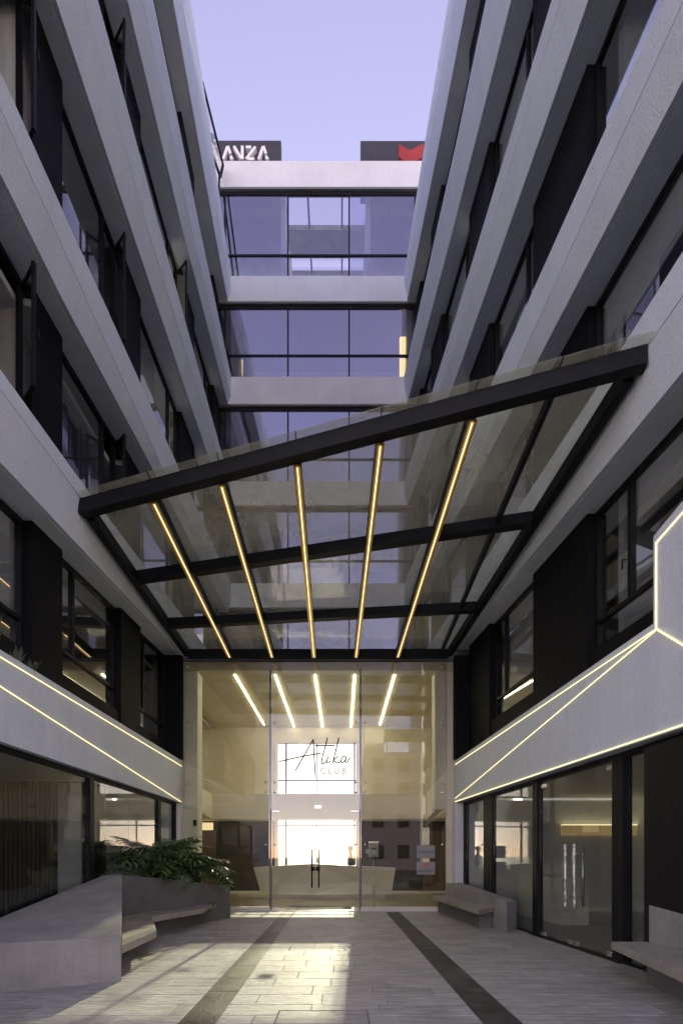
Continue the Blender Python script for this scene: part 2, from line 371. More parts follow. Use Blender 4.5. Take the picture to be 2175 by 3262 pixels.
SASHES = {('L', 1, 1): 1, ('L', 2, 1): 1, ('L', 2, 2): 1, ('L', 3, 2): 1, ('L', 3, 3): 1, ('L', 4, 2): 1, ('R', 1, 0): 1, ('L', 1, 2): 1}
def strip(q, s, pts, w=.014, r=-.006):
    # thin LED profile laid on the wing's face along (y, z) points
    for (ya, za), (yb, zb) in zip(pts, pts[1:]):
        a = Vector(wp(s, ya, r, za)); c = Vector(wp(s, yb, r, zb))
        q.beam(a, c, w, .014, up=(1, 0, 0) if s == 'L' else (-1, 0, 0))
    return q
def open_sash(s, y_h, z0, z1, parent, width=.42, ang=52):
    # side-hung sash standing open, hinged at y_h, swinging out over the courtyard
    a = R(ang); hinge = Vector(wp(s, y_h, RW - .06, 0)); sg = 1 if s == 'L' else -1
    d = Vector((sg * math.sin(a), -math.cos(a), 0)) * width
    e = hinge + d; fr = MB(); w = .045
    fr.beam((hinge.x, hinge.y, (z0 + z1) / 2 - 0), (hinge.x, hinge.y, (z0 + z1) / 2 + .001), .001, .001)
    fr.v.clear(); fr.f.clear()
    for p in (hinge, e): fr.box(p.x - w / 2, p.x + w / 2, p.y - w / 2, p.y + w / 2, z0, z1)
    u = d.normalized()
    for zz in (z0 + w / 2, z1 - w / 2): fr.beam((hinge + u * w / 2) + Vector((0, 0, zz)), (e - u * w / 2) + Vector((0, 0, zz)), w * .8, w)
    hz = (z0 + z1) / 2; nn = Vector((u.y, -u.x, 0)) * -sg
    fr.tube([e - u * .01 + Vector((0, 0, hz)), e - u * .01 + nn * .06 + Vector((0, 0, hz)), e - u * .01 + nn * .07 + Vector((0, 0, hz - .13))], .011, 6)
    fr.build('sash', M['black'], parent)
    g = MB(); g.beam(hinge + u * w / 2 + Vector((0, 0, hz)), e - u * w / 2 + Vector((0, 0, hz)), .008, z1 - z0 - 2 * w); g.build('sash_pane', M['pane'], parent)
M['blind_reflection'] = surf('blind_reflection', (.70, .71, .74), (.76, .77, .80), 1.5, .9)  # some real blinds, the rest added in place of pale pane reflections
BR = random.Random(21)
def window(s, st, bi, y0, y1, zb, zt, parent):
    # zb / zt: sill and head height as functions of y.   frame + panes + (sometimes) an opened sash
    fw = .055; r0, r1 = RW - .05, RW + .03
    q = MB()
    W = y1 - y0
    flip = s == 'R'                        # narrow casement: near end on the left wing, far end on the right wing
    if st == 0: ym = y0 + W * .26 if not flip else y1 - W * .27
    else: ym = y1 - W * .24 if not flip else y0 + W * .24
    if W < 1.0: ym = None
    hz = lambda yv: zt(yv) - .002
    def rail(ya, yb, f0, f1): whex(q, s, ya, yb, r0, r1, f0(ya), f1(ya), f0(yb), f1(yb))
    rail(y0, y1, zb, lambda v: zb(v) + fw)
    rail(y0, y1, lambda v: hz(v) - fw * 1.5, hz)
    lo = lambda v: zb(v) + fw; hi = lambda v: hz(v) - fw * 1.5
    tz = (lambda v: zb(v) + (.42 if st == 0 else .85))
    for a, b in ((y0, y0 + fw), (y1 - fw, y1)): rail(a, b, lo, hi)
    rail(y0 + fw, y1 - fw, tz, lambda v: tz(v) + fw)
    up = lambda v: tz(v) + fw
    if ym: rail(ym - fw * .6, ym + fw * .6, up, hi)
    win = q.build('window', M['black'], parent)
    g = MB(); whex(g, s, y0 + fw, y1 - fw, RW - .012, RW - .004, lo(y0 + fw), tz(y0 + fw), lo(y1 - fw), tz(y1 - fw)); g.build('pane', M['pane'], win)
    segs = [(y0 + fw, ym - fw * .6), (ym + fw * .6, y1 - fw)] if ym else [(y0 + fw, y1 - fw)]
    key = (s, st, bi)
    for k, (a, b) in enumerate(segs):
        narrow = ym and (b - a) < W * .4
        if narrow and key in SASHES:
            open_sash(s, b - .01 if s == 'L' else a + .01, up(a) + .02, hi(a) - .05, win, width=min(.46, b - a)); continue
        g = MB(); whex(g, s, a, b, RW - .012, RW - .004, up(a), hi(a), up(b), hi(b)); g.build('pane', M['pane'], win)
        if not narrow and BR.random() < .7:
            k_ = BR.choice((.35, .55, .8, 1.0)); bz = lambda v: hi(v) - .01 - k_ * (hi(v) - up(v) - .03)
            bq = MB(); whex(bq, s, a + .03, b - .03, RW + .035, RW + .042, bz(a), hi(a) - .01, bz(b), hi(b) - .01); bq.build('blind_reflection', M['blind_reflection'], win)
        if narrow:
            hy = b - .03 if s == 'L' else a + .03; zc = (up(a) + hi(a)) / 2 - .25
            h = MB(); h.tube([wp(s, hy, r0 + .0, zc), wp(s, hy, r0 - .05, zc), wp(s, hy, r0 - .055, zc - .13)], .012, 6); h.build('handle', M['black'], win)
    return win
WINGS = {}
for s, lab in (('L', 'grey stucco office wing on the left side with black piers and open sashes'), ('R', 'grey stucco office wing on the right side above the glass shop doors')):
    root = empty('office_wing', (XL(7) - 2 if s == 'L' else XR(7) + 2, 7, 0), label=lab, cat='building'); WINGS[s] = root
    root.location = (0, 0, 0)
    bands = []
    for i, B in enumerate(BANDS[s]):
        bands.append(band_mesh(s, B).build('band', M['stucco'], root))
    WINGS[s + 'b'] = bands
    for st in range(5):
        lo_b, hi_b = BANDS[s][st], BANDS[s][st + 1]
        yend = YG - .02 if st == 0 else Y1 - .02
        zb = (lambda v, B=lo_b, st=st: lerp(B['t'], v) - .24) if st else (lambda v: 4.40 if s == 'L' else 4.60)
        zt = (lambda v, B=hi_b: lerp(B['b'], v))
        piers = [p for p in PIERS[s] if p[0] < yend - .3]
        edges = [Y0 + .3]
        for a, b in piers: edges += [a, min(b, yend)]
        edges.append(yend)
        # piers: black metal clad, in front of the window plane
        for a, b in piers:
            b = min(b, yend); q = MB(); zf = lambda v: (3.96 if s == 'L' else 3.9) if st == 0 else lerp(lo_b['t'], v) - .02
            whex(q, s, a, b, .33, .56, (lerp(lo_b['t'], a) + .003 if st == 0 else zf(a)), zt(a) - .002, (lerp(lo_b['t'], b) + .003 if st == 0 else zf(b)), zt(b) - .002)
            q.build('pier', M['black_panel'], root)
        bi = 0
        for k in range(0, len(edges) - 1, 2):
            a, b = edges[k], edges[k + 1]
            if b - a < .25: continue
            if st == 0:      # black apron under the window
                q = MB(); whex(q, s, a, b, .37, .56, lerp(lo_b['t'], a) + .003, zb(a) - .001, lerp(lo_b['t'], b) + .003, zb(b) - .001); q.build('apron', M['black_panel'], root)
            window(s, st, bi, a + .003, b - .003, zb, zt, root); bi += 1
        # the room behind: floor, ceiling, back wall and cross walls
        q = MB(); zc = max(zt(2.5), zt(yend)) + .03; zf = min(zb(2.5), zb(yend)) - (.5 if st == 0 else .65)
        wbox(q, s, Y0 + .02, yend + .0, .60, 5.0, zc, zc + .12); wbox(q, s, Y0 + .02, yend, .60, 5.0, zf - .1, zf)
        wbox(q, s, Y0 + .02, yend, 5.0, 5.2, zf - .1, zc + .12)
        for yy in (Y0 + .02, 6.9, 12.0):
            if yy < yend - .2: wbox(q, s, yy, yy + .12, .62, 4.99, zf + .001, zc - .001)
        for yy in (4.5, 9.6, 14.2):
            if yy < yend - .4: wbox(q, s, yy, yy + .22, .62, 4.9, zc - .32, zc - .001)   # ceiling beams
        q.build('room', M['room_light'] if st in (0, 2) else M['room'], root)
    # outer shell and roof
    q = MB(); wbox(q, s, Y0, Y1 + 2.0, 5.25, 5.45, 0, 24.0); wbox(q, s, Y0, Y1 + 2, .58, 5.25, 23.55, 23.75); wbox(q, s, Y0 - .14, Y0 - .002, -.02, 5.45, 4.4, 24.1); wbox(q, s, Y0 - .14, Y0 - .002, .3, 5.45, 0, 4.38)
    q.build('outer_wall', M['stucco_smooth'], root)

# LED lines set into the first bands
bl, br = WINGS['Lb'][0], WINGS['Rb'][0]
strip(MB(), 'L', [(2.6, 3.88), (12.34, 3.80)]).build('light_strip', M['led'], bl)
strip(MB(), 'L', [(2.6, 3.80), (12.26, 2.86)]).build('light_strip', M['led'], bl)
strip(MB(), 'R', [(5.47, 4.09), (12.3, 3.835)]).build('light_strip', M['led'], br)
strip(MB(), 'R', [(5.49, 4.075), (12.3, 2.95)]).build('light_strip', M['led'], br)
strip(MB(), 'R', [(2.6, 2.875), (12.3, 2.868)]).build('light_strip', M['led'], br)
for s_, par, pts_ in (('L', bl, [(2.6, 3.88), (12.34, 3.80)]), ('L', bl, [(2.6, 3.80), (12.26, 2.86)]), ('R', br, [(5.47, 4.09), (12.3, 3.835)]), ('R', br, [(5.49, 4.075), (12.3, 2.95)])):
    strip(MB(), s_, pts_, w=.026, r=.0035).build('light_channel', M['concrete_dark'], par)
# folded end panel of the right wing
q = MB(); poly = [(5.52, 4.10), (5.52, 5.20), (5.12, 5.30), (2.52, 5.42), (2.52, 4.15)]
q.prism([wp('R', y_, -.004, z_) for y_, z_ in poly], [wp('R', y_, .22, z_) for y_, z_ in poly]); q.build('end_panel', M['stucco'], WINGS['R'])
strip(MB(), 'R', [(5.47, 4.09), (5.47, 5.09), (5.1, 5.17), (2.6, 5.3)], r=-.012).build('light_strip', M['led'], br)
strip(MB(), 'R', [(5.47, 4.09), (5.1, 3.74), (3.6, 2.95)], r=-.009).build('light_strip', M['led'], br)
# black return panels where the wings meet the entrance glass (first floor)
for s in 'LR':
    q = MB(); wbox(q, s, YG - .06, YG + .10, -.006 if s == 'L' else .0, .62, 4.0, 6.7); q.build('return_panel', M['black_panel'], WINGS[s])
    q = MB(); wbox(q, s, YG - .11, YG + .12, .0 if s == 'L' else -.02, .20, -.02, 2.838); q.build('corner_post', M['stucco_smooth'], WINGS[s])

# ------------------------------------------------------------------ ground-floor shopfronts
def shop(s, rg, posts, panes, floor_z=.0):
    root = WINGS[s]; q = MB()
    wbox(q, s, Y0 + .02, YG - .14, rg - .05, rg + .05, 2.77, 2.845)                   # head
    wbox(q, s, Y0 + .02, YG - .14, rg - .03, rg + .03, -.01, .035)                    # sill
    fr = q.build('shopfront', M['black'], root)
    for y0, y1, dep in posts:
        q = MB(); wbox(q, s, y0, y1, rg - dep, rg + .05, .036, 2.769); q.build('post', M['black'], fr)
    for y0, y1 in panes:
        q = MB(); wbox(q, s, y0 + .002, y1 - .002, rg - .006, rg + .006, .037, 2.768); q.build('pane', M['pane_shop'], fr)
    return fr
postsL = [(2.52, 2.6, .05), (5.05, 5.15, .05), (7.96, 8.1, .05), (11.0, 11.16, .05), (12.12, 12.21, .05)]
panesL = [(2.6, 5.05), (5.15, 6.55), (6.56, 7.96), (8.1, 9.55), (9.555, 11.0), (11.16, 12.12)]
shop('L', .15, postsL, panesL)
postsR = [(2.52, 2.62, .05), (4.75, 5.74, .18), (6.26, 6.47, .08), (8.50, 8.66, .06), (10.45, 10.92, .05), (12.08, 12.2, .05)]
panesR = [(2.62, 4.75), (5.74, 6.26), (8.66, 10.45), (10.92, 12.08)]
shop('R', .23, postsR, panesR)
# double glass doors with long tube handles still in their wrapping
M['wrap'] = glass('plastic_wrap', (.95, .95, .95), .25, .5, (.8, .8, .8), rough=.25, dscale=9)
def tube_handle(y, r, parent):
    q = MB(); q.tube([wp('R', y, r, .62), wp('R', y, r, 1.62)], .019, 10)
    h = q.build('handle', M['chrome'], parent, True)
    return h
for y0, y1, ty in ((6.475, 7.475, 7.36), (7.485, 8.495, 7.60)):
    q = MB(); wbox(q, 'R', y0, y1, .224, .236, .02, 2.765); d = q.build('glass_door', M['pane_shop'], WINGS['R'])
    q = MB()
    for r in (.16, .30):
        q.tube([wp('R', ty, r, .66), wp('R', ty, r, 1.60)], .02, 10)
    for z in (.78, 1.48): q.tube([wp('R', ty, .15, z), wp('R', ty, .31, z)], .010, 8)
    q.build('handle', M['chrome'], d, True)
    q = MB()
    for r in (.16,):
        n = 16; pts = [wp('R', ty + random.uniform(-.004, .004), r + random.uniform(-.004, .004), .64 + 1.0 * i / n) for i in range(n + 1)]
        q.tube(pts, [.026 + random.uniform(0, .012) for _ in pts], 8)
        for z in (.70, .90, 1.12, 1.36, 1.56): q.tube([wp('R', ty, r, z - .02), wp('R', ty, r, z + .02)], .031, 8)
    q.build('wrapping', M['wrap'], d)
    for zz in (.03, 2.66):
        yy = y0 + .02 if ty < 7.5 else y1 - .20
        q = MB(); wbox(q, 'R', yy, yy + .18, .21, .25, zz, zz + .07); q.build('patch_fitting', M['chrome'], d, bevel=.006)
    yy = y1 - .13 if ty < 7.5 else y0 + .01
    q = MB(); wbox(q, 'R', yy, yy + .12, .212, .248, .03, .10); q.build('bottom_lock', M['chrome'], d, bevel=.005)
q = MB(); wbox(q, 'R', 6.3, 8.75, .13, .34, -.011, .008); q.build('door_sill', M['chrome'], WINGS['R'])
# shop interiors
for s in 'LR':
    q = MB(); wbox(q, s, Y0 + .02, YG - .1, .35, 5.0, -.035, .012); q.build('shop_floor', M['shop_floor'], WINGS[s])
    q = MB(); wbox(q, s, Y0 + .02, YG - .1, 4.6, 4.8, .013, 3.2); wbox(q, s, Y0 + .02, YG - .1, .52, 4.6, 2.95, 3.1)
    wbox(q, s, YG - .1, YG + .0, .35, 4.8, .013, 2.9); wbox(q, s, 2.5, 2.6, .5, 4.6, .013, 2.94)
    q.build('shop_wall', M['room_light'], WINGS[s])
q = MB(); wbox(q, 'R', 9.75, 11.6, 1.3, 1.9, .013, 1.0); q.build('counter', M['white_paint'], WINGS['R'], bevel=.01)
q = MB(); q.box(5.69, 7.6, 12.10, 12.22, 1.98, 2.24); lbx = q.build('lightbox', M['lightbox_dim'], WINGS['R']); q = MB(); q.box(5.69, 7.6, 12.08, 12.22, 2.241, 2.262); q.build('light_strip', M['led'], lbx)
q = MB(); q.box(-8.7, -4.75, 9.40, 9.5, .013, 2.94); q.build('partition', M['dark_wall'], WINGS['L'])
q = MB(); q.box(-5.62, -5.17, 9.33, 9.39, .013, 2.9); q.build('white_panel', M['room_light'], WINGS['L'])
for i in range(14):
    q = MB(); q.box(-6.92 + i * .09, -6.87 + i * .09, 9.30, 9.39, .013, 2.94); q.build('slat', M['slat'], WINGS['L'])

# ------------------------------------------------------------------ the back block over the entrance
blk = empty('office_block', (0, 0, 0), label='pale rendered office block closing the far end of the courtyard', cat='building')
BB = [(6.95, 7.9), (10.7, 11.6), (14.5, 15.4), (18.27, 19.29), (22.09, 23.04), (26.35, 27.32)]
BX0, BX1, BY = -6.5, 5.0, 17.5
for i, (z0, z1) in enumerate(BB):
    q = MB(); q.box(BX0, BX1, BY, BY + .30, z0, z1); q.build('band', M['stucco_smooth'], blk, bevel=.012)
    q = MB(); q.box(BX0, BX1, BY + .31, BY + 2.88, z0 + .30, z0 + .5); q.build('floor_slab', M['room'], blk) if i < 5 else None
    if i < 5: q = MB(); q.box(BX0, BX1, BY + .02, BY + .20, z0 - .055, z0 - .001); q.build('drip', M['concrete_dark'], blk)
q = MB(); q.box(BX0, BX1, BY + .02, BY + .20, BB[5][0] - .055, BB[5][0] - .001); q.build('drip', M['concrete_dark'], blk)
for i in range(5):
    z0, z1 = BB[i][1], BB[i + 1][0] - .056
    fw = .06; gy = BY + .12
    vx = [BX0, -4.35, -2.0, .285, 2.75, BX1]
    q = MB(); q.box(BX0, BX1, gy - .03, gy + .05, z1 - .11, z1 - .001); q.box(BX0, BX1, gy - .03, gy + .05, z0 + .001, z0 + .04)
    tz = z0 + .86
    for k, x in enumerate(vx[1:-1]): q.box(x - .028, x + .028, gy - .03, gy + .05, z0 + .04, z1 - .11)
    for a, b in zip(vx, vx[1:]): q.box(a + .028, b - .028, gy - .028, gy + .05, tz, tz + .06)
    win = q.build('window', M['black'], blk)
    for a, b in zip(vx, vx[1:]):
        for c, d in ((z0 + .04, tz), (tz + .06, z1 - .11)):
            q = MB(); q.box(a + .029, b - .029, gy - .004, gy + .004, c + .001, d - .001); q.build('pane', M['pane_top'] if i == 4 and -2.1 < a < .2 else M['pane_back'], win)
    # far wall: solid, but for the open glazed middle of the top floor
    q = MB(); zz1 = BB[i + 1][0] + .30
    if i == 4:
        q.box(BX0, BX1, BY + 3.1, BY + 3.3, z0 - .6, zz1)
        q.box(-2.3, -2.15, BY + .4, BY + 3.09, z0 - .4, zz1); q.box(.95, 1.1, BY + .4, BY + 3.09, z0 - .4, zz1)
    else:
        q.box(BX0, BX1, BY + 2.9, BY + 3.1, z0 - .6, zz1)
        q.box(-4.2, -4.05, BY + .4, BY + 2.89, z0 - .4, zz1); q.box(2.5, 2.65, BY + .4, BY + 2.89, z0 - .4, zz1)
    q.build('back_wall', M['room_light'], blk)
RO = (-2.15, .95, BY + .40, BY + 1.62, BY + 2.42, BY + 3.1)     # roof lights over the middle of the top floor
q = MB(); q.box(BX0, RO[0], BY + .31, BY + 3.3, 27.0, 27.1); q.box(RO[1], BX1, BY + .31, BY + 3.3, 27.0, 27.1); q.box(RO[0], RO[1], RO[3], RO[4], 26.9, 27.1); q.box(RO[0], RO[1], RO[5], BY + 3.3, 26.9, 27.1)
q.box(BX0, BX0 + .2, BY + .31, BY + 2.89, 7.5, 27.0); q.box(BX1 - .2, BX1, BY + .31, BY + 2.89, 7.5, 27.0); q.build('roof', M['concrete'], blk)
for ya, yb in ((RO[2], RO[3]), (RO[4], RO[5])):
    q = MB()
    for x in (-1.30, .02): q.box(x - .035, x + .035, ya, yb, 26.95, 27.05)
    rl = q.build('roof_light', M['black'], blk); q = MB(); q.box(RO[0], RO[1], ya, yb, 27.06, 27.07); q.build('pane', M['pane_clear'], rl)
q = MB(); q.box(2.26, 2.48, BY + .75, BY + .85, 19.6, 21.6); q.build('wall_light', M['led_room_dim'], blk)
q = MB(); q.box(-3.98, -3.92, BY + 1.2, BY + 1.28, 20.6, 21.2); q.build('wall_light', M['lightbox'], blk)
q = MB(); q.box(-3.98, -3.92, BY + 1.2, BY + 1.28, 16.9, 17.3); q.build('wall_light', M['lightbox'], blk)

# roof signs behind the parapet
def px(x, y_, Yd): return ((x - 1087.5) * Yd / 1500, 1.45 + (2728 - y_) * Yd / 1500)
YS = 18.3
def sign_panel(x0, x1, ytop, label):
    a, zt = px(x0, ytop, YS); b, _ = px(x1, ytop, YS)
    root = empty('rooftop_sign', ((a + b) / 2, YS, 27.1), label=label, cat='sign'); q = MB()
    q.box(a - (a + b) / 2, b - (a + b) / 2, 0, .22, .02, zt - 27.1); q.build('panel', M['sign_panel'], root, bevel=.01)
    for x in (a + .25, b - .25):
        q = MB(); q.box(x - (a + b) / 2 - .04, x - (a + b) / 2 + .04, .221, .30, 0, zt - 27.2); q.build('bracket', M['black'], root)
    return root, (a + b) / 2
sg1, cx1 = sign_panel(652, 895, 446, 'dark rooftop sign with white block letters at the left of the back parapet')
def bar(q, p0, p1, w, cx, d0=-.16, d1=0.0):
    a = Vector(px(600 + p0[0] * .51, 400 + p0[1] * .51, YS + d0)); b = Vector(px(600 + p1[0] * .51, 400 + p1[1] * .51, YS + d0))
    d = (b - a).normalized(); n_ = Vector((-d.y, d.x)) * w / 2
    pts = [a + n_, a - n_, b - n_, b + n_]
    q.prism([(p.x - cx, d0, p.y - 27.1) for p in pts], [(p.x - cx, d1, p.y - 27.1) for p in pts])
LET = {'letter_a': [((244, 126), (216, 206)), ((246, 124), (262, 170)), ((262, 188), (276, 206))],
       'letter_n': [((284, 124), (330, 200)), ((336, 122), (336, 206))],
       'letter_z': [((358, 130), (392, 130)), ((418, 128), (360, 204)), ((372, 204), (412, 204))],
       'letter_a.001': [((466, 126), (438, 206)), ((468, 124), (484, 170)), ((484, 188), (496, 206))],
       'letter_r': [((186, 128), (186, 206)), ((150, 128), (182, 128)), ((150, 128), (182, 204))]}
for nme, bars in LET.items():
    q = MB()
    for k, b in enumerate(bars): bar(q, b[0], b[1], .10, cx1, -.14 - .004 * k, -.001)
    q.build(nme.split('.')[0], M['sign_white'], sg1)
sg2, cx2 = sign_panel(1148, 1400, 447, 'dark rooftop sign with folded red emblem at the right of the back parapet')
def P3(x, y_, d):
    a = px(600 + x * .51, 400 + y_ * .51, YS + d); return (a[0] - cx2, d, a[1] - 27.1)
for pts in ([(1313, 113, -.05), (1385, 150, -.30), (1385, 240, -.30), (1313, 192, -.05)], [(1385, 150, -.30), (1470, 108, -.05), (1470, 190, -.05), (1385, 240, -.30)]):
    q = MB(); F_ = [P3(*p) for p in pts]; q.prism(F_, [(p[0], p[1] + .045, p[2]) for p in F_]); q.build('emblem', M['sign_red'], sg2)
# slanted glazed guard on the left roof edge
gd = empty('roof_guard', (0, 0, 0), label='slanted metal framed glass guard on the left roof edge', cat='guard rail')
GA, GB, GC, GD = (-4.36, 14.78, 25.75), (-4.36, 17.35, 26.95), (-4.46, 17.35, 26.5), (-4.46, 15.3, 25.0)
q = MB(); q.beam(GA, GB, .06, .06); q.beam(GD, GC, .07, .07); q.beam(GB, GC, .07, .07, up=(1, 0, 0)); q.beam(GA, GD, .05, .05, up=(1, 0, 0)); q.beam((-4.46, 15.4, 24.9), (-4.5, 15.4, 23.6), .06, .06, up=(0, 1, 0)); q.beam((-4.46, 17.2, 26.4), (-4.5, 17.2, 23.7), .06, .06, up=(0, 1, 0)); q.build('frame', M['black'], gd)
q = MB(); q.prism([GA, GB, GC, GD], [(p[0] - .01, p[1], p[2]) for p in (GA, GB, GC, GD)]); q.build('pane', M['pane'], gd)

# ------------------------------------------------------------------ entrance lobby
lob = empty('entrance_lobby', (0, 0, 0), label='double height glazed entrance lobby under the canopy at the courtyard end', cat='lobby')
LX0, LX1, LY = -5.75, 4.35, 18.0
q = MB(); q.box(LX0, LX1, 12.42, LY + .3, -.038, .02); q.build('floor', M['floor_lobby'], lob)
q = MB(); q.box(LX0, LX1, 12.48, LY + .0, 6.37, 6.6); q.build('ceiling', M['ceil_lobby'], lob)
q = MB(); q.box(-6.4, 5, 12.44, 17.49, 6.62, 6.93); q.build('roof', M['concrete'], lob)
q = MB(); q.box(LX0 - .2, LX0, 12.48, LY, .0, 6.6); q.box(LX1, LX1 + .2, 12.48, LY, .0, 6.6); q.build('side_wall', M['wall_lobby'], lob)
q = MB(); q.box(-4.16, -3.82, 12.50, 12.92, .021, 6.36); q.build('pilaster', M['white_paint'], lob)
for a, b in ((-5.74, -4.17), (2.78, 4.34)):
    q = MB(); q.box(a, b, 12.50, 12.60, .021, 6.36); q.build('front_wall', M['wall_lobby'], lob)
q = MB(); q.box(2.48, 2.77, 12.50, 12.92, 2.70, 6.36); q.build('pilaster', M['white_paint'], lob)
# back wall with its tall bright window and door below
WX0, WX1 = -2.42, .56
q = MB(); q.box(LX0, WX0 - .12, LY, LY + .2, .021, 2.78); q.box(WX1 + .12, LX1, LY, LY + .2, .021, 2.78); q.build('dark_wall', M['dark_wall'], lob)
q = MB(); q.box(LX0, WX0 - .12, LY + .001, LY + .2, 2.781, 6.6); q.box(WX1 + .12, LX1, LY + .001, LY + .2, 2.781, 6.6); q.box(WX0 - .12, WX1 + .12, LY, LY + .2, 5.78, 6.6); q.build('back_wall', M['wall_lobby'], lob)
q = MB(); q.box(LX0, WX0 - .3, LY - .03, LY - .002, .021, .12); q.box(WX1 + .3, LX1, LY - .03, LY - .002, .021, .12); q.build('skirting', M['white_paint'], lob)
q = MB()
q.box(WX0 - .12, WX0, LY - .05, LY + .12, .021, 5.78); q.box(WX1, WX1 + .12, LY - .05, LY + .12, .021, 5.78)
q.build('window_jamb', M['white_paint'], lob)
q = MB()
for x in (WX0 + .30, -.93, WX1 - .06): q.box(x - .035, x + .035, LY + .02, LY + .08, .021, 5.77) if x != -.93 else q.box(x - .02, x + .02, LY + .02, LY + .08, .021, 5.77)
for z in (2.60, 4.32): q.box(WX0, WX1, LY + .021, LY + .079, z, z + .05)
bw = q.build('back_window', M['black'], lob)
for a, b in ((WX0 + .001, WX0 + .26), (WX0 + .34, -.955), (-.905, WX1 - .1)):
    for c, d in ((.03, 2.59), (2.66, 4.31), (4.38, 5.77)):
        q = MB(); q.box(a, b, LY + .045, LY + .053, c, d); q.build('pane', M['pane_frost'], bw)
# mezzanine bridge
q = MB(); q.box(-4.56, 3.0, 16.6, 16.8, 2.76, 3.65); q.build('bridge', M['white_paint'], lob, bevel=.01)
q = MB(); q.box(LX0 + .01, LX1 - .01, 16.801, LY - .01, 2.80, 2.99); q.build('bridge_floor', M['white_paint'], lob)
for xa, xb, sg in ((-4.0, -4.57, -1), (2.63, 3.01, 1)):
    q = MB(); q.hexa([(xa, 12.93, 2.74), (xa + sg * .2, 12.93, 2.74), (xb + sg * .2, 16.8, 2.76), (xb, 16.8, 2.76), (xa, 12.93, 3.40), (xa + sg * .2, 12.93, 3.40), (xb + sg * .2, 16.8, 3.65), (xb, 16.8, 3.65)]); q.build('bridge_arm', M['wall_lobby'], lob)
# ceiling lights
for xs, ye in ((-2.89, 17.6), (-1.80, LY - .1), (-.72, LY - .1), (.36, LY - .1), (1.44, 17.6)):
    q = MB(); q.box(xs - .014, xs + .014, 12.75, ye, 6.345, 6.369); q.build('light_strip', M['led_room'], lob)
q = MB(); q.box(-5.6, -4.9, LY - .09, LY - .001, 2.44, 2.72); q.build('lightbox', M['lightbox'], lob)
q = MB(); q.box(-5.7, -4.8, LY - .06, LY - .001, .13, 2.43); q.build('wood_panel', M['wood_dark'], lob)
q = MB(); q.box(3.12, 4.34, LY - .06, LY - .001, .13, 2.40); q.build('wood_panel', M['wood_dark'], lob)
# glass front
GX0, GX1, GYf = -4.15, 2.76, YG
MX = (-1.87, .50)
q = MB(); q.box(GX0 + .01, MX[0], GYf - .05, GYf + .07, -.011, .115); q.box(MX[1], GX1 - .01, GYf - .05, GYf + .07, -.011, .115); q.build('sill', M['white_paint'], lob, bevel=.006)
q = MB(); q.box(MX[0], MX[1], GYf - .05, GYf + .07, -.011, .022); q.build('door_sill', M['chrome'], lob)
def lpane(name, a, b, z0, z1, th=.012):
    q = MB(); q.box(a + .003, b - .003, GYf - th / 2, GYf + th / 2, z0 + .003, z1 - .003); return q.build(name, M['pane_lobby'], lob)
for a, b in ((GX0, MX[0]), (MX[1], GX1)):
    lpane('pane', a, b, .115, 3.25); lpane('pane', a, b, 3.25, 6.55)
lpane('pane', MX[0], MX[1], 2.66, 3.25); lpane('pane', MX[0], MX[1], 3.25, 6.55)
xm = (MX[0] + MX[1]) / 2
for a, b, hx in ((MX[0] + .03, xm, xm - .09), (xm, MX[1] - .03, xm + .09)):
    d = lpane('glass_door', a, b, .03, 2.66)
    q = MB()
    for yy in (GYf - .06, GYf + .06): q.tube([(hx, yy, .62), (hx, yy, 1.62)], .016, 10)
    for z in (.75, 1.48): q.tube([(hx, GYf - .06, z), (hx, GYf + .06, z)], .009, 8)
    q.build('handle', M['black'], d, True)
    for z in (.035, 2.60):
        xx = a + .02 if hx < xm else b - .22
        q = MB(); q.box(xx, xx + .20, GYf - .02, GYf + .02, z, z + .05); q.build('patch_fitting', M['chrome'], d, bevel=.005)
    q = MB(); q.box(xm - .12 if hx < xm else xm + .01, xm - .01 if hx < xm else xm + .12, GYf - .022, GYf + .022, 1.06, 1.16); q.build('lock', M['black'], d)
q = MB(); q.box(xm - .02, xm + .17, GYf - .06, GYf - .01, 2.69, 2.78); q.build('door_sensor', M['chrome'], lob, bevel=.006)
for x in MX:
    q = MB(); q.box(x - .028, x + .028, GYf + .02, GYf + .15, .023, 6.36); q.build('mullion', M['steel_dark'], lob)
for x in (GX0 + .12, MX[0], MX[1], GX1 - .12):
    for z in (1.75, 3.12, 3.38, 4.95, 6.42):
        for dx in ((-.12, .12) if x in MX else (0,)):
            q = MB(); q.lathe((0, 0, 0), [(.022, -.03), (.028, -.02), (.028, .02), (.015, .03)], 10)
            o = q.build('glass_fixing', M['chrome'], lob, True); o.rotation_euler = (R(90), 0, 0); o.location = (x + dx, GYf, z)
for z, h_, m_ in ((2.25, .16, 'black'), (1.25, .18, 'black')):
    q = MB(); q.box(-3.93, -3.83, 12.46, 12.499, z, z + h_); q.build('card_reader', M[m_], lob, bevel=.01)

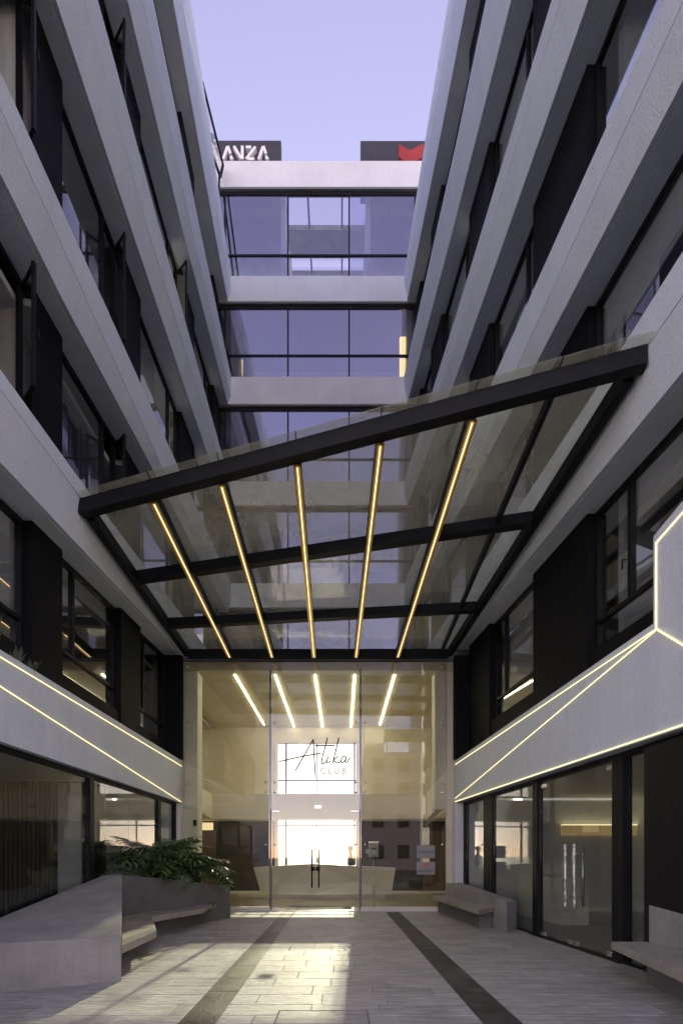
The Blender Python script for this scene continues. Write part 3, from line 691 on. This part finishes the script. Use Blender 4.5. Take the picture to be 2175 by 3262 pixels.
# desk behind the glass
dk = empty('reception_desk', (-.6, 16.2, .02), label='white faceted reception desk standing behind the lobby doors', cat='desk')
q = MB()
T = [(-2.36, -.35, 1.05), (-.3, -.55, 1.17), (2.42, -.35, 1.03)]; Bm = [(-2.14, -.12, .12), (-.25, -.42, .12), (2.3, -.12, .12)]
q.v = T + Bm + [(-1.25, -.28, .55), (1.0, -.25, .6)]
q.f = [(0, 6, 1), (0, 3, 6), (3, 4, 6), (6, 4, 1), (1, 4, 7), (1, 7, 2), (2, 7, 5), (7, 4, 5)]
k = len(q.v); q.v += [(-2.3, .25, 1.05), (-.3, .25, 1.17), (2.36, .25, 1.03), (-2.1, .2, .12), (2.25, .2, .12), (-.25, .2, .12)]
q.f += [(0, 1, k + 1, k), (1, 2, k + 2, k + 1), (0, k, k + 3, 3), (2, 5, k + 4, k + 2), (k, k + 1, k + 5, k + 3), (k + 1, k + 2, k + 4, k + 5)]
q.build('front', M['desk'], dk)
q = MB(); q.box(-1.95, 2.1, -.10, .2, 0, .119); q.build('plinth', M['white_paint'], dk)
dm = MB().box(-1.5, .25, 12.62, 13.35, .021, .034).build('door_mat', M['shirt']); tag(dm, 'dark door mat lying inside the lobby doors', 'mat')
# keypad post
ic = empty('intercom_post', (.87, 12.75, .02), label='grey keypad intercom on a thin post right of the lobby doors', cat='intercom')
q = MB(); q.tube([(0, 0, 0), (0, 0, 1.42)], .018, 10); q.lathe((0, 0, 0), [(.09, 0), (.09, .012), (.02, .02)], 16); q.build('post', M['chrome'], ic, True)
q = MB(); q.box(-.125, .125, -.06, .04, 1.40, 1.79); q.build('housing', M['plate'], ic, bevel=.012)
q = MB(); q.box(-.13, .13, -.09, .05, 1.79, 1.82); q.build('hood', M['chrome'], ic)
q = MB(); q.box(-.06, .06, -.066, -.0605, 1.61, 1.64); q.build('display', M['ink'], ic)
for r_ in range(4):
    for c_ in range(3):
        q = MB(); q.box(-.045 + c_ * .036, -.021 + c_ * .036, -.068, -.0605, 1.47 + r_ * .032, 1.49 + r_ * .032); q.build('key', M['sign_white'], ic)
q = MB(); q.box(-.21, -.126, -.05, .0, 1.50, 1.61); q.build('card_reader', M['plate'], ic, bevel=.008)

def text_mesh(txt, size, depth, m, parent, loc, name='lettering', align='CENTER', sx=1.0):
    cu = bpy.data.curves.new('t', 'FONT'); cu.body = txt; cu.size = size; cu.extrude = depth; cu.align_x = align
    cu.space_character = 1.1
    to = bpy.data.objects.new('t', cu); COL.objects.link(to)
    bpy.context.view_layer.update()
    me = bpy.data.meshes.new_from_object(to.evaluated_get(bpy.context.evaluated_depsgraph_get()))
    bpy.data.objects.remove(to); me.name = name; me.materials.clear(); me.materials.append(m)
    o = link(bpy.data.objects.new(name, me), parent); o.rotation_euler = (R(90), 0, 0); o.location = loc; o.scale = (sx, 1, 1)
    return o
# tenant plates on the glass
for z, txt, lab in ((1.56, 'CARRANZA', 'grey tenant plate with black lettering, the upper of two on the glass'), (1.13, 'BENTHO', 'grey tenant plate with orange emblem, the lower of two on the glass')):
    r_ = empty('tenant_plate', (2.21, GYf - .012, z), label=lab, cat='sign')
    q = MB(); q.box(-.24, .24, -.008, .0, -.165, .165); q.build('plate', M['plate'], r_)
    if txt == 'CARRANZA': text_mesh(txt, .095, .001, M['ink'], r_, (0, -.0095, -.035), sx=.86)
    else:
        text_mesh(txt, .10, .001, M['ink'], r_, (0, -.0095, -.11))
        for dz in (0, .055):
            q = MB(); q.prism([(-.065, -.013, .045 + dz), (0, -.013, .015 + dz), (.065, -.013, .045 + dz), (.065, -.013, .085 + dz), (0, -.013, .055 + dz), (-.065, -.013, .085 + dz)], [(-.065, -.009, .045 + dz), (0, -.009, .015 + dz), (.065, -.009, .045 + dz), (.065, -.009, .085 + dz), (0, -.009, .055 + dz), (-.065, -.009, .085 + dz)])
            q.build('emblem', M['orange'], r_)
# the club's script sign in front of the bright window, fixed to the glass
cs = empty('club_sign', (0, GYf - .05, 3.9), label='dark metal script club sign fixed to the lobby glass above the doors', cat='sign')
def stroke(pts, r_=.017, name='letter', sub=6):
    P_ = [Vector((*px(x, y_, GYf - .05),)) for x, y_ in pts]
    out = []
    n_ = len(P_)
    for i in range(n_ - 1):
        p0 = P_[max(i - 1, 0)]; p1 = P_[i]; p2 = P_[i + 1]; p3 = P_[min(i + 2, n_ - 1)]
        for k in range(sub):
            t = k / sub
            out.append(.5 * ((2 * p1) + (p2 - p0) * t + (2 * p0 - 5 * p1 + 4 * p2 - p3) * t * t + (3 * p1 - p0 - 3 * p2 + p3) * t ** 3))
    out.append(P_[-1])
    return [(p.x, 0, p.y - 3.9) for p in out]
def letter(strokes, name='letter', r_=.017):
    q = MB()
    for s_ in strokes: q.tube(stroke(s_, sub=1 if len(s_) == 2 else 6), r_, 8)
    return q.build(name, M['sign_steel'], cs, True)
letter([[(997.7, 2355), (968, 2408), (938.8, 2459)], [(997.7, 2356), (1001, 2418), (1005, 2480)], [(888, 2427), (955, 2412), (1022, 2400)]])
letter([[(1043, 2351), (1033, 2390), (1024, 2424), (1029, 2434), (1042, 2422)], [(1003, 2375.6), (1066, 2375.6)]])
letter([[(1046, 2410), (1040, 2428), (1045, 2431), (1054, 2424)], [(1049, 2403), (1050.5, 2403)]])
letter([[(1079, 2351), (1070, 2390), (1059, 2433)], [(1077, 2409), (1066, 2419), (1062, 2422), (1071, 2430), (1079, 2431), (1086, 2425)]])
letter([[(1102, 2410), (1093, 2411), (1086, 2423), (1090, 2431), (1098, 2424), (1104, 2411), (1100, 2428), (1106, 2428), (1115, 2413)]])
for i, c in enumerate('CLUB'):
    x, z = px((1029, 1051, 1073, 1096)[i], 2466, GYf - .05)
    text_mesh(c, .235, .012, M['sign_steel'], cs, (x, 0, z - 3.9), name='letter')
for x, y_ in ((992, 2369), (1003, 2440), (1075, 2372), (1041, 2362)):
    a = px(x, y_, GYf - .05); q = MB(); q.tube([(a[0], 0.0, a[1] - 3.9), (a[0], .045, a[1] - 3.9)], .008, 6); q.build('standoff', M['chrome'], cs)

# ------------------------------------------------------------------ canopy
cp = empty('glass_canopy', (0, 0, 0), label='skewed glass and black steel canopy with five glowing golden strips', cat='canopy')
def cz(x, y):                         # underside of the steel, bilinear over the skewed plan
    t = (x + 4.14) / 7.8
    yf = 7.34 - 1.85 * t; u = (y - yf) / (12.36 - yf)
    zf = 6.73 + .44 * t
    return zf + (6.60 - zf) * u
def yfront(x): return 7.34 - 1.85 * (x + 4.14) / 7.8
def cbeam(a, b, w, h, dz=0, name='beam', m=None, parent=None, bevel=.006):
    q = MB(); za, zb = cz(*a) + dz, cz(*b) + dz; d = Vector((b[0] - a[0], b[1] - a[1], 0)).normalized(); n_ = Vector((-d.y, d.x, 0)) * w / 2
    A = Vector((*a, 0)); B_ = Vector((*b, 0))
    q.hexa([(A - n_ + Vector((0, 0, za))), (A + n_ + Vector((0, 0, za))), (B_ + n_ + Vector((0, 0, zb))), (B_ - n_ + Vector((0, 0, zb))),
            (A - n_ + Vector((0, 0, za + h))), (A + n_ + Vector((0, 0, za + h))), (B_ + n_ + Vector((0, 0, zb + h))), (B_ - n_ + Vector((0, 0, zb + h)))])
    return q.build(name, m or M['black'], parent or cp, bevel=bevel)
fl, frr = -4.02, 3.60
XLb = lambda y: XL(y) + OUT + .07
XRb = lambda y: XR(y) - OUT - .07
cbeam((-4.04, yfront(-4.04)), (3.56, yfront(3.56)), .15, .22)
cbeam((XLb(12.2), 12.24), (XRb(12.2), 12.24), .12, .21, 0)
cbeam((XLb(7.4), 7.42), (XLb(12.1), 12.17), .13, .20, .003)
cbeam((XRb(5.7), 5.66), (XRb(12.1), 12.17), .13, .20, .003)
for ya, yb in ((9.03, 7.85), (10.72, 10.25)):
    cbeam((XLb(ya) + .07, ya), (XRb(yb) - .07, yb), .16, .19, .004)
RX = [(-2.83, -2.88), (-1.745, -1.79), (-.618, -.71), (.521, .375), (1.68, 1.45)]
for xa, xb in RX:
    ya = yfront(xa) + .07
    rf = cbeam((xa, ya), (xb, 12.17), .10, .15, .035, name='rafter')
    ch = cbeam((xa, ya), (xb, 12.17), .105, .022, -.024, name='light_channel', m=M['brass'], parent=rf, bevel=0)
    for sg in (-1, 1):
        q = MB(); za, zb = cz(xa, ya), cz(xb, 12.17)
        q.beam((xa + sg * .046, ya, za - .036), (xb + sg * .046, 12.17, zb - .036), .012, .034); q.build('channel_lip', M['brass'], rf)
    q = MB(); q.beam((xa, ya + .02, za - .028), (xb, 12.15, zb - .028), .060, .006); q.build('diffuser', M['led_diffuser'], rf)
    q = MB(); q.beam((xa, ya + .02, za - .034), (xb, 12.15, zb - .034), .013, .005); q.build('light_strip', M['led_gold'], rf)
cbeam((2.62, yfront(2.62) + .07), (2.58, 12.17), .06, .13, .05, name='rafter')
# sealed joints between the sheets
for xa, xb in RX + [(2.62, 2.58)]:
    q = MB(); q.beam((xa, yfront(xa) - .178, cz(xa, yfront(xa)) + .236), (xb, 12.26, cz(xb, 12.26) + .236), .011, .019); q.build('glass_joint', M['black'], cp)
# glass sheets
cols = [(-4.0, -4.02)] + RX + [(2.62, 2.58), (3.5, None)]
rows_l = [7.34, 9.03, 10.72, 12.2]
def rowy(k, x):
    t = (x + 4.14) / 7.8
    if k == 0: return yfront(x) - .18
    if k == 1: return 9.03 + (7.85 - 9.03) * t
    if k == 2: return 10.72 + (10.25 - 10.72) * t
    return 12.28
xs_f = [-4.06, -2.83, -1.745, -.618, .521, 1.68, 2.62, 3.62]
xs_b = [-4.06, -2.88, -1.79, -.71, .375, 1.45, 2.58, 2.80]
for i in range(7):
    for k in range(3):
        def pt(ii, kk, dx, dy):
            t = kk / 3; x = xs_f[ii] + (xs_b[ii] - xs_f[ii]) * t
            y_ = rowy(kk, x)
            if ii == 7: x = XR(y_) - .10 - (.02 if kk else -.02)
            x += dx; y_ += dy
            return (x, y_, cz(x, y_) + .225)
        g = .006; c = [pt(i, k, g, g), pt(i + 1, k, -g, g), pt(i + 1, k + 1, -g, -g), pt(i, k + 1, g, -g)]
        q = MB(); q.prism(c, [(p[0], p[1], p[2] + .014) for p in c]); q.build('pane', M['pane_canopy'], cp)

# ------------------------------------------------------------------ planter with bench, left
pl = empty('planter', (-3.6, 8.5, 0), label='faceted concrete planter with a sloping front block along the left shopfront', cat='planter')
def rel(p): return (p[0] + 3.6, p[1] - 8.5, p[2])
xw = lambda y: XL(y) - .06
A0 = (-2.55, 5.457); A1 = (xw(4.75), 4.75); PK = (-3.88, 8.33)
q = MB(); V = [(*A0, -.01), (*A1, -.01), (xw(8.33), 8.33, -.01), (*PK, -.01), (*A0, .51), (*A1, .53), (xw(8.33), 8.33, 1.11), (*PK, 1.13)]
q.v = [rel(p) for p in V]; q.f = [(0, 1, 5, 4), (1, 2, 6, 5), (2, 3, 7, 6), (3, 0, 4, 7), (4, 5, 7), (5, 6, 7), (3, 2, 1, 0)]
q.build('sloping_block', M['concrete'], pl, bevel=.012)
P1 = (-2.59, 10.98); PE = (xw(11.2), 11.2)
q = MB(); w = .10
d = Vector((P1[0] - PK[0], P1[1] - PK[1])).normalized(); n_ = Vector((d.y, -d.x))
pa, pb = Vector(PK) + d * .004, Vector(P1); ia, ib = pa - n_ * w, pb - n_ * w - d * w
q.hexa([rel((*pa, -.01)), rel((*pb, -.01)), rel((*ib, -.01)), rel((*ia, -.01)), rel((*pa, 1.125)), rel((*pb, .75)), rel((*ib, .75)), rel((*ia, 1.125))])
q.build('front_wall', M['concrete_dark'], pl, bevel=.008)
q = MB(); e0 = Vector(P1); e1 = Vector(PE); dd = (e1 - e0).normalized(); nn = Vector((dd.y, -dd.x)) * w * (1 if Vector((dd.y, -dd.x)).y < 0 else -1)
q.hexa([rel((*(e0 + dd * .002), -.01)), rel((*e1, -.01)), rel((*(e1 + nn), -.01)), rel((*(ib + dd * .02), -.01)), rel((*(e0 + dd * .002), .748)), rel((*e1, .78)), rel((*(e1 + nn), .78)), rel((*(ib + dd * .02), .748))])
q.build('end_wall', M['concrete_dark'], pl)
q = MB(); sp = [(xw(8.4) + .01, 8.4), (ia.x, ia.y + .08), (ib.x, ib.y), (xw(11) + .01, 11.0)]; q.prism([rel((*p, .2)) for p in sp], [rel((*p, .66)) for p in sp]); q.build('soil', M['soil'], pl)
# bench seat: slabs cantilevered from the planter
S = [(-2.578, 5.52), (-2.60, 6.62), (-3.27, 8.14), (-2.75, 9.46), (-2.84, 10.55)]
def slab(poly, z0=.30, z1=.40):
    q = MB(); q.prism([rel((*p, z0)) for p in poly], [rel((*p, z1)) for p in poly]); return q.build('seat_slab', M['seat_stone'], pl, bevel=.005)
bx = lambda y: A0[0] + (PK[0] - A0[0]) * (y - A0[1]) / (PK[1] - A0[1])   # right face of the sloping block
fx = lambda y: PK[0] + (P1[0] - PK[0]) * (y - PK[1]) / (P1[1] - PK[1])   # planter wall
g = .004
def SX(y):
    for (xa, ya), (xb, yb) in zip(S, S[1:]):
        if ya <= y <= yb: return xa + (xb - xa) * (y - ya) / (yb - ya)
    return S[-1][0]
cutsy = [5.52, 6.0, 6.31, 6.62, 7.13, 7.63, 8.14, 8.58, 9.02, 9.46, 10.0, 10.55]
for a, b in zip(cutsy, cutsy[1:]):
    a_, b_ = a + g / 2, b - g / 2
    ins = lambda y: max(bx(y) if y < 8.33 else -9, fx(y) if y >= 8.33 else -9) + .004
    slab([(ins(a_), a_), (SX(a_), a_), (SX(b_), b_), (ins(b_), b_)])
q = MB(); q.prism([rel((-3.7, 8.6, .0)), rel((-3.45, 8.75, .0)), rel((-2.95, 10.1, .0)), rel((-3.05, 10.2, .0))], [rel((-3.7, 8.6, .299)), rel((-3.45, 8.75, .299)), rel((-2.95, 10.1, .299)), rel((-3.05, 10.2, .299))]); q.build('seat_support', M['concrete_dark'], pl)

# ------------------------------------------------------------------ benches, right
b1 = empty('bench', (3.0, 10.5, 0), label='stone bench with a low concrete back beside the lobby glass on the right', cat='bench', group='stone benches along the right shopfront')
def rb(p, c=(3.0, 10.5)): return (p[0] - c[0], p[1] - c[1], p[2])
q = MB(); q.hexa([rb(p) for p in ((3.13, 8.93, -.01), (XR(9.25) + .16, 9.25, -.01), (XR(12.28) + .15, 12.2, -.01), (2.70, 12.2, -.01), (3.13, 8.93, .58), (XR(9.25) + .16, 9.25, .57), (XR(12.28) + .15, 12.2, .76), (2.70, 12.2, .75))])
q.build('back', M['concrete'], b1, bevel=.01)
fxr = lambda y: 3.13 + (2.70 - 3.13) * (y - 8.93) / (12.2 - 8.93)
ys = [9.0, 10.07, 11.13, 12.25]
sx0 = lambda y: 2.60 + (2.35 - 2.60) * (y - 8.88) / (12.25 - 8.88)
for k, (a, b) in enumerate(zip(ys, ys[1:])):
    ya0 = a if k else 8.88; ya1 = a if k else 9.45
    q = MB(); P_ = [(sx0(ya0 + .003), ya0 + .003), (fxr(ya1) - .004, ya1 + .003), (fxr(b) - .004, b - .003), (sx0(b), b - .003)]
    q.prism([rb((*p, .33)) for p in P_], [rb((*p, .425)) for p in P_]); q.build('seat_slab', M['seat_stone'], b1, bevel=.005)
q = MB(); P_ = [(2.78, 9.5), (3.02, 9.5), (2.62, 12.2), (2.5, 12.2)]; q.prism([rb((*p, -.01)) for p in P_], [rb((*p, .329)) for p in P_]); q.build('support', M['concrete_dark'], b1)
b2 = empty('bench', (3.5, 4.2, 0), label='stone slab bench in the right foreground under the black column', cat='bench', group='stone benches along the right shopfront')
c2 = (3.5, 4.2)
fx2 = lambda y: 3.24 + (3.0 - 3.24) * (5.68 - y) / (5.68 - 4.14)
ysb = [2.6, 3.15, 3.75, 4.35, 5.0, 5.66]
for a, b in zip(ysb, ysb[1:]):
    for i in range(2):
        xe = lambda y, j: fx2(y) + (XR(y) + .02 - fx2(y)) * j / 2
        P_ = [(xe(a, i) + .002, a + .002), (xe(a, i + 1) - .002, a + .002), (xe(b, i + 1) - .002, b - .002), (xe(b, i) + .002, b - .002)]
        q = MB(); q.prism([rb((*p, .33), c2) for p in P_], [rb((*p, .42), c2) for p in P_]); q.build('seat_slab', M['seat_stone'], b2, bevel=.005)
q = MB(); P_ = [(fx2(3) + .3, 2.7), (XR(2.7) + .05, 2.7), (XR(5.4) + .05, 5.4), (fx2(5.4) + .3, 5.4)]; q.prism([rb((*p, -.01), c2) for p in P_], [rb((*p, .329), c2) for p in P_]); q.build('support', M['concrete_dark'], b2)
q = MB(); q.hexa([rb((*p,), c2) for p in ((XR(2.6) + .03, 2.6, -.01), (XR(2.6) + .14, 2.6, -.01), (XR(5.64) + .14, 5.64, -.01), (XR(5.64) + .03, 5.64, -.01), (XR(2.6) + .03, 2.6, .55), (XR(2.6) + .14, 2.6, .55), (XR(5.64) + .14, 5.64, .86), (XR(5.64) + .03, 5.64, .86))])
q.build('back', M['concrete'], b2, bevel=.008)

# ------------------------------------------------------------------ plants
def leaf_mesh(seed, nl=7):
    rnd = random.Random(seed); q = MB()
    def z(t): return .10 * math.sin(t * 2.6) - .26 * t * t
    ribs = [(0, t, z(t)) for t in [i / 8 for i in range(9)]]
    for a, b in zip(ribs, ribs[1:]):
        wa = .055 * (1 - a[1] * .8); wb = .055 * (1 - b[1] * .8)
        q.poly([(-wa, a[1], a[2] + .01), (0, a[1], a[2]), (0, b[1], b[2]), (-wb, b[1], b[2] + .01)]); q.poly([(0, a[1], a[2]), (wa, a[1], a[2] + .01), (wb, b[1], b[2] + .01), (0, b[1], b[2])])
    for sgn in (-1, 1):
        for i in range(nl):
            t = .08 + .86 * i / (nl - 1); ln = (.50 * math.sin(math.pi * (.25 + .62 * (1 - t))) + .05) * rnd.uniform(.85, 1.12)
            ang = R(-25 + 78 * t + rnd.uniform(-6, 6)); w = .075 * rnd.uniform(.85, 1.2)
            dx, dy = math.cos(ang), math.sin(ang); zz = z(t)
            def p(u, v): return (sgn * (dx * u * ln - dy * v), t + dy * u * ln + dx * v, zz + .05 * math.sin(u * 3) - .16 * u * u * rnd.uniform(.8, 1.2) + abs(v) * .12)
            a0, a1 = p(.06, -w * .55), p(.06, w * .55); b0, b1, bm = p(.5, -w * .8), p(.5, w * .8), p(.5, 0); e0 = p(.82, -w * .55); e1 = p(.82, w * .55); tip = p(1.0, .02)
            q.poly([a0, b0, bm, a1]); q.poly([a1, bm, b1]); q.poly([b0, e0, bm]); q.poly([bm, e0, e1, b1]); q.poly([e0, tip, e1])
    me = bpy.data.meshes.new('leaf'); me.from_pydata(q.v, [], q.f); me.materials.append(M['leaf'])
    for p_ in me.polygons: p_.use_smooth = True
    return me
LEAVES = [leaf_mesh(i) for i in range(4)]
def philodendron(loc, n, hmin, hmax, spread, label, seed, size=.42):
    rnd = random.Random(seed); n = int(n * 1.45); root = empty('philodendron', loc, label=label, cat='plant', group='leafy plants in the planter')
    st = MB()
    for i in range(n):
        az = 2 * math.pi * (i * .382 + rnd.uniform(-.05, .05)); k = rnd.uniform(.15, 1)
        rad = spread * k; h = hmin + (hmax - hmin) * (1 - k * .75) * rnd.uniform(.75, 1.1)
        d = Vector((math.cos(az), math.sin(az), 0)); b0 = d * .04
        if loc[0] + d.x * (rad + .25) < -4.22: continue
        mid = d * rad * .45 + Vector((0, 0, h * .75)); tip = d * rad + Vector((0, 0, h))
        st.tube([b0, mid * .6 + Vector((0, 0, h * .1)), mid, tip], [.012, .010, .008, .006], 5)
        sc = size * rnd.uniform(.7, 1.15); tilt = R(rnd.uniform(-10, 38) - 24 * k)
        m4 = Matrix.Translation(tip) @ Matrix.Rotation(az - math.pi / 2 + rnd.uniform(-.35, .35), 4, 'Z') @ Matrix.Rotation(tilt, 4, 'X') @ Matrix.Rotation(rnd.uniform(-.35, .35), 4, 'Y') @ Matrix.Diagonal((sc, sc, sc, 1))
        o = bpy.data.objects.new('leaf', LEAVES[i % 4]); link(o, root); o.matrix_local = m4
    st.build('stems', M['stem'], root, True)
    return root
philodendron((-3.82, 9.05, .66), 26, .45, .90, .40, 'dark lobed plant nearest the sloping block of the planter', 3)
philodendron((-3.60, 9.75, .66), 38, .42, 1.05, .50, 'tall bushy lobed plant in the middle of the planter', 5, .46)
philodendron((-3.20, 10.40, .66), 34, .30, .80, .42, 'lobed plant with sunlit leaves at the far end of the planter', 8, .40)
philodendron((-3.80, 10.65, .66), 22, .5, 1.25, .45, 'upright lobed plant against the white corner post', 12, .44)
def aloe(loc, n, h, seed, label):
    rnd = random.Random(seed); root = empty('snake_plant', loc, label=label, cat='plant', group='spiky plants on the left band')
    for i in range(n):
        az = rnd.uniform(0, 6.28); ln = h * rnd.uniform(.6, 1.1); lean = rnd.uniform(.1, .45); q = MB(); w = .028 * rnd.uniform(.8, 1.3)
        d = Vector((math.cos(az), math.sin(az), 0)); s_ = Vector((-d.y, d.x, 0)); pr = []
        for k in range(6):
            t = k / 5; c = d * (lean * ln * t * t) + Vector((0, 0, ln * t)); ww = w * (1 - t) ** .6 * (1 + .6 * t)
            pr.append((c - s_ * ww, c + d * -.006, c + s_ * ww))
        for a, b in zip(pr, pr[1:]):
            q.poly([a[0], a[1], b[1], b[0]]); q.poly([a[1], a[2], b[2], b[1]])
        o = q.build('leaf', M['aloe'], root); o.location = d * .03
    return root
aloe((XL(5.75) - .12, 5.75, 3.94), 9, .52, 2, 'tall spiky succulent at the left picture edge above the glowing strip')
aloe((XL(6.2) - .14, 6.2, 3.94), 14, .26, 4, 'short spiky succulent beside the black pier on the left band')
aloe((XL(6.5) - .14, 6.5, 3.94), 12, .22, 6, 'smallest spiky succulent, farthest along the left band')

# ------------------------------------------------------------------ person behind the desk
pr = empty('person', (.33, 17.0, .02), label='person in dark clothes standing behind the reception desk, facing left', cat='person')
def skin_body():
    V = [((0, 0, .95), .15), ((0, 0, 1.15), .14), ((0, 0, 1.35), .17), ((0, 0, 1.46), .085), ((0, 0, 1.53), .055), ((-.015, 0, 1.62), .075), ((-.025, 0, 1.71), .088),
         ((0, -.19, 1.40), .065), ((-.02, -.24, 1.12), .05), ((-.14, -.22, .92), .038), ((0, .19, 1.40), .065), ((-.02, .24, 1.12), .05), ((-.14, .22, .92), .038),
         ((0, -.10, .85), .10), ((.0, -.11, .48), .065), ((.02, -.11, .09), .045), ((-.14, -.12, .04), .035), ((0, .10, .85), .10), ((.0, .11, .48), .065), ((.02, .11, .09), .045), ((-.14, .12, .04), .035),
         ((-.20, -.20, .86), .03), ((-.20, .20, .86), .03)]
    E_ = [(0, 1), (1, 2), (2, 3), (3, 4), (4, 5), (5, 6), (2, 7), (7, 8), (8, 9), (9, 21), (2, 10), (10, 11), (11, 12), (12, 22), (0, 13), (13, 14), (14, 15), (15, 16), (0, 17), (17, 18), (18, 19), (19, 20)]
    me = bpy.data.meshes.new('body'); me.from_pydata([v[0] for v in V], E_, [])
    o = bpy.data.objects.new('body', me); COL.objects.link(o); o.modifiers.new('skin', 'SKIN')
    for i, v in enumerate(V): me.skin_vertices[0].data[i].radius = (v[1], v[1])
    me.skin_vertices[0].data[0].use_root = True
    sub = o.modifiers.new('s', 'SUBSURF'); sub.levels = 2; sub.render_levels = 2
    bpy.context.view_layer.update()
    m2 = bpy.data.meshes.new_from_object(o.evaluated_get(bpy.context.evaluated_depsgraph_get())); bpy.data.objects.remove(o)
    m2.materials.clear(); m2.materials.append(M['shirt']); m2.materials.append(M['skin'])
    for p in m2.polygons:
        c = p.center; p.use_smooth = True; p.material_index = 1 if (c.z > 1.49 or (c.x < -.13 and .75 < c.z < .95)) else 0
    return m2
link(bpy.data.objects.new('body', skin_body()), pr)
q = MB(); q.lathe((.0, 0, 1.70), [(.088, -.05), (.098, .0), (.09, .06), (.055, .095), (.01, .105)], 16); q.build('hair', M['hair'], pr, True)
q = MB(); q.lathe((0, 0, 0), [(.004, .0), (.014, -.012), (.019, -.03), (.012, -.038)], 8); o = q.build('nose', M['skin'], pr, True); o.location = (-.118, 0, 1.70)

# ------------------------------------------------------------------ across the street behind the camera (partly mirrored in the glass, partly added to bounce sunlight)
ap = empty('apartment_building', (-9.5, -24, 0), label='pale apartment building across the street, enlarged to bounce sunlight, mirrored in the left lobby glass', cat='building')
q = MB(); q.box(-22, .6, -9, 0, -.04, 26.5); q.build('wall', M['apt_wall'], ap)  # widened and raised so its sunlit face fills the courtyard
q = MB(); q.box(-22.2, .8, -9.2, .2, 26.501, 26.8); q.build('cornice', M['white_paint'], ap)
for i in range(8):
    for x in (-20, -17, -14, -11, -8, -5, -2.2):
        q = MB(); z = 1.8 + i * 3.0; q.box(x - .75, x + .75, .001, .06, z, z + 1.5); w_ = q.build('window', M['black'], ap)
        q = MB(); q.box(x - .68, x + .3, .061, .07, z + .07, z + 1.43); q.build('pane', M['pane_shop'], w_); q = MB(); q.box(x + .36, x + .68, .061, .07, z + .07, z + 1.43); q.build('pane', M['pane_shop'], w_)
        q = MB(); q.box(x - .85, x + .85, .001, .14, z - .1, z - .001); q.build('sill', M['white_paint'], w_)
hs = empty('brick_house', (12.0, -24, 0), label='pale brick house with a roof terrace, mirrored in the right lobby glass', cat='building')
q = MB(); q.box(-9.6, 16, -8, 0, -.04, 12.2); q.build('wall', M['brick_wall'], hs)  # stretched to the right as extra sunlit bounce
q = MB(); q.box(-9.6, -7.6, -3, -.2, 12.201, 15.0); q.build('stair_tower', M['brick_wall'], hs)
q = MB(); q.box(-7.5, -2.5, -4, -.1, 14.2, 14.6); q.build('terrace_roof', M['black'], hs)
for x in (-7.3, -5, -2.7): q = MB(); q.box(x, x + .1, -.3, -.2, 12.201, 14.199); q.build('terrace_post', M['black'], hs)
for x in (-8.2, -5.6, -3.0, -.4, 2.2, 4.8, 7.4, 10, 12.6):
    for z in (1.2, 4.4, 7.6, 10.2): q = MB(); q.box(x - .6, x + .6, .001, .05, z, z + 1.4); q.build('window', M['dark_wall'], hs)
tw = empty('fill_tower', (19.0, -34, 0), label='pale slab tower added behind the brick house to bounce sunlight into the courtyard', cat='building')
q = MB(); q.box(-9, 14, -10, 0, -.04, 34); q.build('wall', M['apt_wall'], tw)  # tower added only to throw sunlight back at the courtyard
for i in range(10):
    for x in (-7, -4, -1, 2, 5, 8, 11):
        q = MB(); z = 2 + i * 3.2; q.box(x - .8, x + .8, .001, .05, z, z + 1.4); q.build('window', M['dark_wall'], tw)
